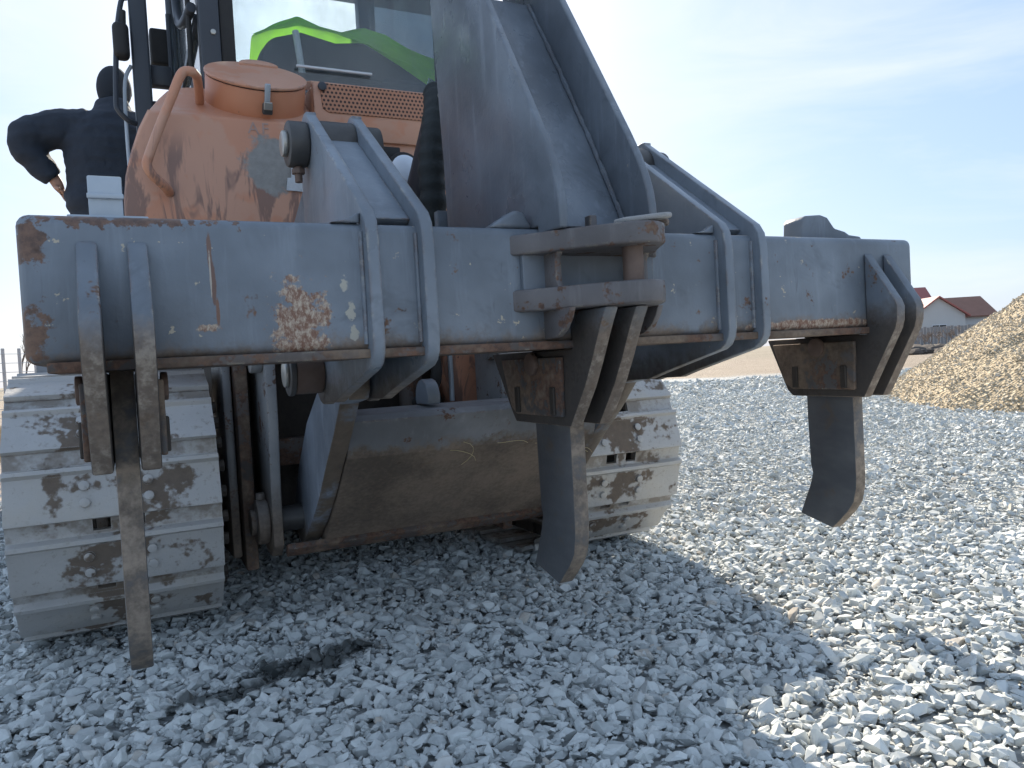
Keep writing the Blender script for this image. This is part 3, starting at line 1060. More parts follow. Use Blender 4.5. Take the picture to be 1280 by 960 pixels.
# orange lower rear body and steel pipes in front of it
part('rear_body', prism([(1.18, 0.68), (1.30, 0.66), (1.385, 0.75), (1.40, 0.95), (1.40, 1.30), (1.14, 1.30), (1.14, 0.80)], 2.90, 3.05, 'y', 0.012, 3), 'orange', label='orange lower rear body panel')
part('hydraulic_pipe', tube(catmull([(1.145, 2.88, 1.25), (1.148, 2.87, 1.0), (1.15, 2.87, 0.80), (1.145, 2.86, 0.70)]), 0.010, 10), 'galv')
part('hydraulic_hose', tube(catmull([(1.07, 2.90, 1.25), (1.06, 2.86, 1.0), (1.07, 2.82, 0.82), (1.04, 2.86, 0.72), (0.98, 2.95, 0.70)]), 0.022, 12), 'rubber')
part('hydraulic_hose', tube(catmull([(1.36, 2.80, 0.70), (1.42, 2.76, 0.76), (1.48, 2.80, 0.77), (1.56, 2.90, 0.72)]), 0.026, 12), 'rubber')
for xx, yy in ((0.985, 2.93), (1.02, 2.95)):
    part('case_tube', cyl((xx, yy, 0.62), (xx, yy, 1.3), 0.034, 18), 'rusty')

# ---------------------------------------------------------------- tracks
TR, TCY, TCZ = 0.440, 3.005, 0.452       # outside radius and sprocket centre
PITCH_A = 2 * math.asin(0.218 / 2 / TR)


def shoe_mesh():
    W = 0.290
    # (s along belt, height): trailing lip, channel, grouser bar, plate
    prof = [(-0.116, -0.010), (-0.097, -0.009), (-0.060, -0.009), (-0.051, -0.004), (-0.045, 0.016), (-0.033, 0.019), (-0.023, 0.008), (0.00, 0.006), (0.06, 0.006), (0.100, 0.009), (0.109, 0.007)]
    xs = [-W, -0.15, -0.070, -0.022, 0.022, 0.070, 0.15, W]
    bm = bmesh.new()
    g = [[bm.verts.new((x, s, h)) for s, h in prof] for x in xs]
    for i in range(len(xs) - 1):
        for j in range(len(prof) - 1):
            if i in (2, 4) and j == 1:
                continue                                    # the two mud windows
            bm.faces.new((g[i][j], g[i + 1][j], g[i + 1][j + 1], g[i][j + 1]))
    r = bmesh.ops.extrude_face_region(bm, geom=bm.faces[:])
    vv = [v for v in r['geom'] if isinstance(v, bmesh.types.BMVert)]
    # shell thickness: push the copied skin down
    bmesh.ops.translate(bm, verts=vv, vec=(0, 0, -0.016))
    bmesh.ops.recalc_face_normals(bm, faces=bm.faces[:])
    for x, s in ((-0.085, 0.012), (0.085, 0.012), (-0.085, 0.062), (0.085, 0.062)):
        cyl((x, s, 0.004), (x, s, 0.018), 0.0145, 12, 0.003, bm)
    me = bpy.data.meshes.new('track_shoe')
    bm.to_mesh(me)
    bm.free()
    smooth(me, 30)
    me.materials.append(M['shoe'])
    return me


SHOE = shoe_mesh()
FRONT_Y = 6.25
FR_R = 0.40


def belt_points():
    """centre, tangent angle of each shoe on the belt (outer surface), in the y-z plane"""
    poly = []
    n0 = 13
    step = PITCH_A
    a0 = R(90)
    # round the rear sprocket from the top backwards to the bottom
    k = 0
    pts = []
    ang = R(90) + step * 0.62
    while ang < R(270) - step * 0.15:
        pts.append((TCY + (TR - 0.012) * math.cos(step / 2) * math.cos(ang), TCZ + (TR - 0.012) * math.cos(step / 2) * math.sin(ang), ang))
        ang += step
    last = pts[-1]
    y = TCY + 0.065
    while y < FRONT_Y + 0.05:
        pts.append((y, 0.012, R(270)))
        y += 0.2165
    fz = FR_R + 0.012
    ang = R(270) + 0.35
    st = 2 * math.asin(0.218 / 2 / FR_R)
    while ang < R(450) - st * 0.3:
        pts.append((FRONT_Y + 0.05 + FR_R * math.cos(ang), fz + FR_R * math.sin(ang), ang))
        ang += st
    y = FRONT_Y - 0.1
    y_end = TCY + 0.10
    n = int((y - y_end) / 0.2165)
    for i in range(n + 1):
        yy = y - i * (y - y_end) / n
        u = (yy - TCY) / (FRONT_Y - TCY)
        sag = -0.020 * math.sin(math.pi * u)
        pts.append((yy, (TCZ + TR - 0.012) * (1 - u) + (fz + FR_R) * u + sag, R(90)))
    return pts


def build_track(xc, label, phase):
    # chain: two rails of links inside the shoes
    bm = bmesh.new()
    for sx in (-0.085, 0.085):
        a = xc + sx - 0.022
        for py, pz, an in belt_points():
            tmp = prism([(-0.112, -0.085), (0.112, -0.085), (0.112, -0.022), (-0.112, -0.022)], a, a + 0.044, 'x', 0.008, 1)
            merge(bm, tmp, Matrix.Translation((0, py, pz)) @ Matrix.Rotation(an - R(90), 4, 'X'))
    for py, pz, an in belt_points():
        tmp = cyl((xc - 0.12, 0.105, -0.055), (xc + 0.12, 0.105, -0.055), 0.026, 12, 0)
        merge(bm, tmp, Matrix.Translation((0, py, pz)) @ Matrix.Rotation(an - R(90), 4, 'X'))
    root = part('track', bm, 'chain', label=label)
    for py, pz, an in belt_points():
        o = bpy.data.objects.new('track_shoe', SHOE)
        COL.objects.link(o)
        # local y runs along the belt, z outwards
        o.matrix_basis = Matrix.Translation((xc, py, pz)) @ Matrix.Rotation(an - R(90), 4, 'X') @ Matrix.Rotation(math.pi, 4, 'Z')
        adopt(o, root)
    # sprocket
    n = 25
    prof = []
    for k in range(n * 4):
        a = 2 * math.pi * k / (n * 4)
        r = (0.345, 0.375, 0.375, 0.345)[k % 4]
        prof.append((TCY + r * math.cos(a), TCZ + r * math.sin(a)))
    sp = part('sprocket', prism(prof, xc - 0.035, xc + 0.035, 'x', 0.003, 1), 'chain', root)
    part('sprocket_hub', cyl((xc - 0.20, TCY, TCZ), (xc + 0.24, TCY, TCZ), 0.20, 30, 0.02), 'link', root)
    part('idler', cyl((xc - 0.05, FRONT_Y + 0.05, FR_R + 0.012), (xc + 0.05, FRONT_Y + 0.05, FR_R + 0.012), 0.31, 30, 0.01), 'chain', root)
    part('roller_frame', prism([(3.45, 0.26), (6.0, 0.26), (6.1, 0.40), (5.9, 0.56), (3.6, 0.56), (3.45, 0.45)], xc - 0.13, xc + 0.13, 'x', 0.02, 2), 'link', root)
    for k in range(7):
        yy = 3.5 + k * 0.4
        part('roller', cyl((xc - 0.11, yy, 0.185), (xc + 0.11, yy, 0.185), 0.095, 20, 0.008), 'chain', root)
    for yy in (4.2, 5.3):
        part('carrier_roller', cyl((xc - 0.10, yy, 0.72), (xc + 0.10, yy, 0.72), 0.075, 20, 0.008), 'chain', root)
    return root


build_track(-0.052, 'left crawler track with pale worn shoes and caked mud', 0)
build_track(1.752, 'right crawler track with pale worn shoes and caked mud', 0.3)
# bolt heads / teeth showing on the inner face beside the left track
for k in range(11):
    a = R(120 + k * 14)
    yy, zz = TCY + 0.335 * math.cos(a), TCZ + 0.335 * math.sin(a)
    part('sprocket_bolt', cyl((0.238, yy, zz), (0.262, yy, zz), 0.020, 8, 0.003), 'chain')
part('sprocket_guard', cyl((0.205, TCY, TCZ), (0.240, TCY, TCZ), 0.365, 40, 0.01), 'chain')

# ---------------------------------------------------------------- fuel tank and rear body
TY = 2.75


def tank_body():
    out = [(0.022, 0.98), (0.022, 1.30), (0.0235, 1.42), (0.033, 1.50), (0.054, 1.577), (0.080, 1.650), (0.112, 1.718), (0.150, 1.800), (0.185, 1.862), (0.225, 1.893), (0.275, 1.905), (0.664, 1.905), (0.664, 0.98)]
    b = prism(out, TY, 3.33, 'y', 0.0)
    # shoulder sloping up and forward under the filler
    n = Vector((0, -math.sin(R(33)), math.cos(R(33))))
    r = bmesh.ops.bisect_plane(b, geom=b.verts[:] + b.edges[:] + b.faces[:], plane_co=(0, TY, 1.712), plane_no=n, clear_outer=True)
    bmesh.ops.holes_fill(b, edges=[e for e in b.edges if e.is_boundary], sides=0)
    bmesh.ops.recalc_face_normals(b, faces=b.faces[:])
    bevel(b, 0.028, 4, 25)
    return b


tank = part('fuel_tank', tank_body(), 'orange', label='faded orange fuel tank with brown oil runs', ang=50)
part('rear_housing', prism([(0.6655, 0.98), (0.6655, 1.905), (1.43, 1.905), (1.53, 1.868), (1.60, 1.78), (1.655, 1.60), (1.68, 1.42), (1.68, 0.98)], 2.87, 3.33, 'y', 0.02, 3), 'orange', tank)
lf = [(0.020, 1.00), (0.020, 1.30), (0.0215, 1.42), (0.031, 1.502), (0.052, 1.580), (0.078, 1.654), (0.108, 1.715)]
part('seam_flange', tube([(x + 0.012, TY + 0.016, z) for x, z in lf], 0.012, 10), 'orange', tank)
# perforated grille strip under the rear window
gp = part('grille_panel', prism([(2.872, 1.900), (2.880, 1.914), (3.115, 1.990), (3.13, 1.978), (2.90, 1.880)], 0.668, 1.50, 'x', 0.003, 1), 'orange', tank)
gb = bmesh.new()
v4 = [gb.verts.new(p) for p in ((0.69, 2.890, 1.9215), (1.48, 2.890, 1.9215), (1.48, 3.105, 1.9908), (0.69, 3.105, 1.9908))]
gb.faces.new(v4)
part('rear_panel', prism([(0.668, 1.70), (1.49, 1.70), (1.49, 1.905), (0.668, 1.905)], 2.855, 2.869, 'y', 0.004, 2), 'orange', tank)
gb.free()
part('grille_mesh', prism([(0.700, 1.808), (0.720, 1.795), (1.470, 1.795), (1.480, 1.900), (0.690, 1.900)], 2.850, 2.8545, 'y', 0.001, 1), 'grille', tank, 'orange perforated grille strip')
part('lock_cylinder', cyl((0.700, 2.838, 1.885), (0.700, 2.850, 1.885), 0.016, 16, 0.002), 'black', tank)
# filler housing: half round drum with a lid
def drum(r, n=40):
    return [(0.472 + r * math.cos(2 * math.pi * k / n), 2.86 + r * math.sin(2 * math.pi * k / n)) for k in range(n)]


def tilt(b, deg=33):
    bmesh.ops.rotate(b, cent=(0.472, 2.86, 1.905), matrix=Matrix.Rotation(R(deg), 3, 'X'), verts=b.verts)
    return b


part('filler_housing', tilt(prism(drum(0.170), 1.770, 1.893, 'z', 0.003, 2)), 'orange2', tank, 'orange filler drum with lid')
part('gasket', tilt(prism(drum(0.166), 1.893, 1.897, 'z', 0.0)), 'rubber', tank)
part('lid', tilt(prism(drum(0.174), 1.897, 1.908, 'z', 0.004, 3)), 'orange', tank)
hb = bmesh.new()
prism(arc(0.50, 2.985, 0.070, 0, 180, 10), 1.900, 1.916, 'z', 0.004, 2, hb)
part('hinge', tilt(hb), 'orange', tank)
part('hasp', tilt(box(0.472, 0.490, 2.670, 2.684, 1.850, 1.922, 0.003)), 'galv', tank)
part('padlock', tilt(box(0.465, 0.499, 2.664, 2.682, 1.822, 1.860, 0.005, 2)), 'dkpin', tank)
part('padlock_body', tilt(box(0.468, 0.496, 2.658, 2.665, 1.840, 1.866, 0.002, 1)), 'pin', tank)
hpath = [(0.290, 2.862, 1.822), (0.283, 2.815, 1.842), (0.255, 2.79, 1.868), (0.222, 2.79, 1.858), (0.185, 2.79, 1.775), (0.145, 2.79, 1.68), (0.105, 2.79, 1.578), (0.098, 2.79, 1.548), (0.112, 2.795, 1.518), (0.150, 2.82, 1.486), (0.165, 2.868, 1.478)]
hpath = catmull([(x * 0.96, y * 0.96, 0.85 + (z - 0.85) * 0.96) for x, y, z in hpath[2:]], 6)
hpath = catmull([(0.278, 2.86, 1.790), (0.272, 2.80, 1.815), (0.262, 2.73, 1.832)], 5) + hpath
part('grab_handle', tube(hpath, 0.015, 14), 'orange', tank)
for x0, x1, z0, z1, yy in ((0.517, 0.613, 1.607, 1.638, 2.7475), (0.548, 0.604, 1.516, 1.616, 2.7460), (0.529, 0.618, 1.473, 1.523, 2.7440)):
    part('tape_strip', prism([(x0, z0 + 0.004), (x1, z0), (x1, z1), (x0 + 0.006, z1 - 0.003)], yy - 0.001, yy + 0.0005, 'y', 0.0), 'tape', tank)
for ch, x0 in (('A', 0.414), ('F', 0.458)):
    cu = bpy.data.curves.new('letter', 'FONT')
    cu.body = ch
    cu.size = 0.056
    cu.extrude = 0.0006
    to = bpy.data.objects.new('letter_tmp', cu)
    COL.objects.link(to)
    bpy.context.view_layer.update()
    lm = bpy.data.meshes.new_from_object(to.evaluated_get(bpy.context.evaluated_depsgraph_get()))
    bpy.data.objects.remove(to)
    lm.transform(Matrix.Translation((x0, 2.7485, 1.665)) @ Matrix.Rotation(R(90), 4, 'X'))
    lm.materials.clear()
    lm.materials.append(M['letter'])
    link('letter', lm, tank)

# work lamp and hose bundle beside the tower
lamp = part('work_lamp', cyl((0.985, 2.80, 1.588), (0.985, 2.868, 1.588), 0.070, 28, 0.012), 'rubber', label='black rimmed oval work lamp with a white lens')
ln = bmesh.new()
bmesh.ops.create_uvsphere(ln, u_segments=24, v_segments=12, radius=0.056)
bmesh.ops.scale(ln, vec=(1, 0.28, 1), verts=ln.verts)
bmesh.ops.translate(ln, vec=(0.985, 2.799, 1.588), verts=ln.verts)
part('lens', ln, 'lens', lamp)
part('bracket', box(0.90, 0.98, 2.83, 2.86, 1.62, 1.68, 0.004), 'rubber', lamp)


def sleeve():
    path = catmull([(1.03, 2.56, 1.80), (0.995, 2.48, 1.70), (0.955, 2.42, 1.60), (0.935, 2.40, 1.48), (0.932, 2.40, 1.36), (0.925, 2.44, 1.20), (0.925, 2.55, 1.05)], 14)
    rr = []
    for i, p in enumerate(path):
        rr.append(0.044 + 0.0016 * math.sin(i * 1.1) + 0.009 * mnoise.noise(Vector((0, 0, i * 0.23))))
    return tube(path, rr, 18)


part('hose_sleeve', sleeve(), 'sleeve', label='black wrinkled sleeve round the hydraulic hoses', ang=80)

# ---------------------------------------------------------------- cab
CX0, CX1, CY0, CY1, CZ0, CZ1 = 0.345, 1.50, 3.35, 4.85, 1.35, 3.20
cab = part('cab', box(CX0 + 0.03, CX1 - 0.03, CY0 + 0.02, CY1 - 0.02, CZ0, 1.99, 0.02, 3), 'black', label='black framed operator cab')
part('roof', box(CX0 - 0.06, CX1 + 0.06, CY0 - 0.14, CY1 + 0.12, CZ1, CZ1 + 0.16, 0.04, 4), 'black', cab)
for x0, x1, y0, y1 in ((CX0, CX0 + 0.078, CY0, CY0 + 0.10), (CX1 - 0.078, CX1, CY0, CY0 + 0.10), (CX0, CX0 + 0.07, CY1 - 0.09, CY1), (CX1 - 0.07, CX1, CY1 - 0.09, CY1)):
    part('pillar', box(x0, x1, y0, y1, 1.96, CZ1, 0.010, 3), 'black', cab)
for x0, x1 in ((CX0 + 0.079, CX0 + 0.135), (CX1 - 0.135, CX1 - 0.079)):
    part('window_frame', box(x0, x1, CY0 + 0.012, CY0 + 0.05, 2.02, CZ1 - 0.01, 0.006, 2), 'rubber', cab)
part('window_sill', box(CX0 + 0.05, CX1 - 0.05, CY0 - 0.012, CY0 + 0.08, 1.985, 2.035, 0.006, 2), 'dkpin', cab)
part('window_skirt', box(CX0 + 0.136, CX1 - 0.136, CY0 + 0.030, CY0 + 0.050, 2.036, 2.13, 0.003, 1), 'rubber', cab)
part('rear_window', box(CX0 + 0.11, CX1 - 0.11, CY0 + 0.020, CY0 + 0.026, 2.03, CZ1, 0.001, 1), 'glass', cab, 'dusty rear window')
part('wiper', box(0.72, 1.05, CY0 - 0.004, CY0 + 0.008, 2.140, 2.150, 0.002, 1), 'trim', cab)
part('front_window', box(CX0 + 0.07, CX1 - 0.07, CY1 - 0.03, CY1 - 0.024, 1.99, CZ1, 0.001, 1), 'glass', cab)
for xx, nm in ((CX0 + 0.012, 'door_window'), (CX1 - 0.018, 'side_window')):
    part(nm, box(xx, xx + 0.006, CY0 + 0.10, CY1 - 0.09, 1.99, CZ1, 0.001, 1), 'glass', cab)
# door frame tubes on the left side
part('door_rail', tube(catmull([(CX0 - 0.02, 3.42, 2.36), (CX0 - 0.035, 3.60, 2.37), (CX0 - 0.04, 3.80, 2.45), (CX0 - 0.04, 3.90, 2.60), (CX0 - 0.04, 3.92, 2.9), (CX0 - 0.03, 3.92, 3.19)]), 0.020, 12), 'black', cab)
part('door_frame', tube(catmull([(CX0 - 0.006, 3.56, 2.03), (CX0 - 0.008, 3.9, 2.04), (CX0 - 0.010, 4.45, 2.05), (CX0 - 0.012, 4.62, 2.16), (CX0 - 0.012, 4.66, 2.4), (CX0 - 0.012, 4.66, 3.18)]), 0.024, 12), 'black', cab)
part('door_bar', box(CX0 - 0.006, CX0 + 0.010, 3.50, 4.62, 2.33, 2.37, 0.003), 'black', cab)
part('door_strut', tube([(CX0 - 0.03, 3.47, 2.06), (CX0 - 0.03, 3.46, 2.6), (CX0 - 0.03, 3.46, 3.15)], 0.011, 10), 'rubber', cab)
part('hinge', box(CX0 - 0.04, CX0 + 0.01, 3.36, 3.46, 2.01, 2.06, 0.01), 'black', cab)
part('pillar_bolt', cyl((CX0 + 0.05, CY0 - 0.008, 2.24), (CX0 + 0.05, CY0 + 0.002, 2.24), 0.011, 10, 0.002), 'pin', cab)
# seat inside
st_ = bmesh.new()
prism([(0.60, 2.04), (1.44, 2.04), (1.46, 2.24), (1.30, 2.33), (1.12, 2.42), (0.98, 2.40), (0.82, 2.43), (0.68, 2.385), (0.62, 2.30)], 3.66, 3.78, 'y', 0.03, 4, st_)
seat = part('seat', st_, 'seat', cab)
part('seat_cushion', box(0.64, 1.18, 3.66, 4.22, 1.99, 2.13, 0.04, 4), 'seat', cab)
part('console', box(1.18, 1.40, 3.60, 4.40, 1.99, 2.24, 0.03, 3), 'seat', cab)
part('dash', box(0.60, 1.25, 4.55, 4.78, 1.99, 2.26, 0.03, 3), 'seat', cab)
part('seat_belt', tube(catmull([(0.785, 3.625, 2.405), (0.79, 3.60, 2.30), (0.80, 3.60, 2.18)]), 0.016, 8), 'trim', cab)

# posts, mirror and hand rails left of the cab, on the fender
part('fender', box(-0.02, 0.345, 3.34, 5.4, 1.10, 1.135, 0.008), 'black')
part('fender', box(1.50, 1.77, 3.34, 5.4, 1.10, 1.135, 0.008), 'black')
post = part('rail_post', box(0.100, 0.172, 3.72, 3.79, 1.13, 3.1, 0.010, 3), 'black', label='thick black upright post beside the cab')
part('post_cap', box(0.085, 0.187, 3.70, 3.81, 3.1, 3.12, 0.004), 'black', post)
part('hand_rail', tube(catmull([(0.092, 3.74, 2.50), (0.072, 3.72, 2.47), (0.045, 3.70, 2.30), (0.028, 3.70, 2.05), (0.035, 3.70, 2.00), (0.070, 3.71, 1.965), (0.10, 3.73, 1.96)]), 0.011, 10), 'black', post)
part('hand_rail', tube(catmull([(0.095, 3.74, 2.21), (0.064, 3.72, 2.10), (0.062, 3.72, 1.72), (0.075, 3.72, 1.60), (0.10, 3.74, 1.55)]), 0.008, 10), 'galv', post)
mr = bmesh.new()
box(0.030, 0.094, 3.66, 3.74, 2.22, 2.37, 0.024, 4, mr)
mir = part('mirror', mr, 'rubber', post)
part('mirror_stem', cyl((0.072, 3.70, 2.36), (0.075, 3.71, 2.43), 0.014, 12), 'rubber', post)
part('lamp_box', box(0.182, 0.262, 3.86, 3.95, 2.28, 2.44, 0.012, 3), 'rubber', post)
part('bracket', box(0.170, 0.262, 3.80, 3.86, 2.16, 2.25, 0.008, 2), 'black', post)
part('bracket', box(0.170, 0.250, 3.80, 3.86, 2.03, 2.09, 0.008, 2), 'black', post)
part('bracket', box(0.170, 0.235, 3.80, 3.86, 1.86, 1.92, 0.008, 2), 'black', post)
part('rail_post', tube(catmull([(0.265, 3.85, 2.50), (0.262, 3.85, 2.1), (0.235, 3.85, 1.95), (0.215, 3.85, 1.80)]), 0.013, 10), 'black')

# hood and blade, ahead of the cab
part('hood', prism([(0.46, 1.05), (1.26, 1.05), (1.28, 1.75), (1.18, 1.88), (0.54, 1.88), (0.44, 1.75)], 4.86, 6.6, 'y', 0.04, 3), 'orange', label='orange engine hood ahead of the cab')
bl = [(7.30 - 0.16 * math.cos(R(a)), 0.62 + 0.58 * math.sin(R(a))) for a in np.linspace(-70, 70, 12)]
part('blade', prism(bl + [(y + 0.04, z) for y, z in bl[::-1]], -0.65, 2.35, 'x', 0.006, 1), 'grey', label='wide front blade')
for xx in (-0.42, 2.05):
    part('push_arm', box(xx - 0.05, xx + 0.05, 5.2, 7.15, 0.30, 0.44, 0.012), 'grey')

# ================================================================== loose things on the machine
def tooth():
    prof = [(1.862, 1.165), (1.866, 1.225), (1.880, 1.240), (1.945, 1.245), (1.975, 1.238), (2.005, 1.205), (2.05, 1.196), (2.07, 1.186), (2.12, 1.182), (2.13, 1.165)]
    o = mk('ripper_tooth', prism(prof, 1.72, 1.80, 'y', 0.007, 3), M['grey'])
    return tag(o, 'dark stepped ripper tooth lying on top of the right beam end', 'ripper tooth')


tooth()
fl = bmesh.new()
prism([(1.005, 1.47), (1.015, 1.440), (1.10, 1.402), (1.122, 1.405), (1.128, 1.42), (1.10, 1.445), (1.02, 1.482)], 1.1415, 1.1545, 'z', 0.005, 3, fl)
bmesh.ops.rotate(fl, cent=(1.01, 1.46, 1.1415), matrix=Matrix.Rotation(R(-5), 3, 'Y'), verts=fl.verts)
tag(mk('flat_stone', fl, simple('pale_slate', (0.26, 0.26, 0.255), (0.40, 0.39, 0.38), 30, 0.8, 0, 0.4)), 'long pale flat stone lying on the top clevis plate', 'stone')
fl = bmesh.new()
prism([(1.10, 1.455), (1.125, 1.43), (1.148, 1.45), (1.14, 1.475), (1.11, 1.48)], 1.1410, 1.1570, 'z', 0.005, 2, fl)
tag(mk('stone', fl, simple('brown_stone', (0.11, 0.085, 0.07), (0.19, 0.15, 0.125), 30, 0.85, 0, 0.4)), 'small brown stone beside the flat stone on the clevis plate', 'stone')


def straw():
    bm = bmesh.new()
    for i in range(9):
        x = random.uniform(0.75, 1.4)
        k = random.uniform(0, 1)
        y, z = 2.300 + 0.14 * k, 0.62 - 0.13 * k
        pts = [(x, y, z)]
        a = random.uniform(-0.5, 0.5)
        for j in range(6):
            x += 0.022 * math.cos(a)
            z -= 0.012 * (0.4 + math.sin(a))
            y = 2.322 + (0.590 - z) * 1.10 - 0.006
            a += random.uniform(-0.1, 0.5)
            pts.append((x, y if z < 0.59 else 2.285 + (0.69 - z) * 0.38, z))
        tube(pts, 0.0010, 4, bm)
    o = mk('dry_straw', bm, M['straw'])
    tag(o, 'wisps of dry straw stuck to the muddy frame box', 'straw', kind='stuff')


straw()


def vest():
    """hi-vis vest draped over the seat back"""
    bm = bmesh.new()
    nu, nv = 60, 26
    ux = [0.60, 0.68, 0.80, 0.90, 1.00, 1.12, 1.22, 1.34, 1.48]
    ut = [2.378, 2.425, 2.485, 2.452, 2.438, 2.475, 2.455, 2.400, 2.365]
    ul = [2.360, 2.392, 2.432, 2.425, 2.405, 2.385, 2.350, 2.305, 2.235]
    g = []
    for i in range(nu):
        x = 0.60 + 0.88 * i / (nu - 1)
        top, low = np.interp(x, ux, ut), np.interp(x, ux, ul)
        row = []
        for j in range(nv):
            v = j / (nv - 1)
            if v < 0.6:
                k = 1 - v / 0.6
                y = 3.640 - 0.03 * k + 0.016 * mnoise.noise(Vector((x * 9, k * 2.2, 0)))
                z = top - (top - low) * k + 0.006 * mnoise.noise(Vector((x * 14, k * 3, 2)))
            else:
                k = (v - 0.6) / 0.4
                y = 3.640 + 0.17 * k
                z = top + 0.012 * math.sin(k * math.pi) - 0.08 * k * k + 0.010 * mnoise.noise(Vector((x * 9, k * 3, 5)))
            row.append(bm.verts.new((x, y, z)))
        g.append(row)
    for i in range(nu - 1):
        for j in range(nv - 1):
            bm.faces.new((g[i][j], g[i + 1][j], g[i + 1][j + 1], g[i][j + 1]))
    o = mk('safety_vest', bm, M['vest'], ang=180)
    return tag(o, 'lime green safety vest draped over the seat behind the rear window', 'safety vest')


vest()


# ================================================================== person
def skin(name, joints, edges, mat, root=0, sub=2):
    me = bpy.data.meshes.new(name)
    me.from_pydata([j[0] for j in joints], edges, [])
    o = bpy.data.objects.new(name, me)
    COL.objects.link(o)
    sk = o.modifiers.new('skin', 'SKIN')
    sk.use_smooth_shade = True
    ld = me.skin_vertices[0] if me.skin_vertices else None
    for i, j in enumerate(joints):
        r = j[1] if isinstance(j[1], (tuple, list)) else (j[1], j[1])
        me.skin_vertices[0].data[i].radius = r
        me.skin_vertices[0].data[i].use_root = (i == root)
    ss = o.modifiers.new('sub', 'SUBSURF')
    ss.levels = sub
    ss.render_levels = sub
    dg = bpy.context.evaluated_depsgraph_get()
    ev = o.evaluated_get(dg)
    m2 = bpy.data.meshes.new_from_object(ev)
    bpy.data.objects.remove(o)
    m2.name = name
    m2.materials.clear()
    m2.materials.append(mat)
    m2.shade_smooth()
    return m2


def make_skin_obj(name, joints, edges, mat, parent, root=0, sub=2):
    # a skin layer must exist before radii are set
    me = bpy.data.meshes.new(name)
    me.from_pydata([j[0] for j in joints], edges, [])
    o = bpy.data.objects.new(name, me)
    COL.objects.link(o)
    o.modifiers.new('skin', 'SKIN').use_smooth_shade = True
    if not me.skin_vertices:
        bm = bmesh.new()
        bm.from_mesh(me)
        bm.verts.layers.skin.verify()
        bm.to_mesh(me)
        bm.free()
    for i, j in enumerate(joints):
        r = j[1] if isinstance(j[1], (tuple, list)) else (j[1], j[1])
        me.skin_vertices[0].data[i].radius = r
        me.skin_vertices[0].data[i].use_root = (i == root)
    ss = o.modifiers.new('sub', 'SUBSURF')
    ss.levels = ss.render_levels = sub
    bpy.context.view_layer.update()
    dg = bpy.context.evaluated_depsgraph_get()
    m2 = bpy.data.meshes.new_from_object(o.evaluated_get(dg))
    bpy.data.objects.remove(o)
    m2.name = name
    m2.materials.clear()
    m2.materials.append(mat)
    m2.shade_smooth()
    return link(name, m2, parent)


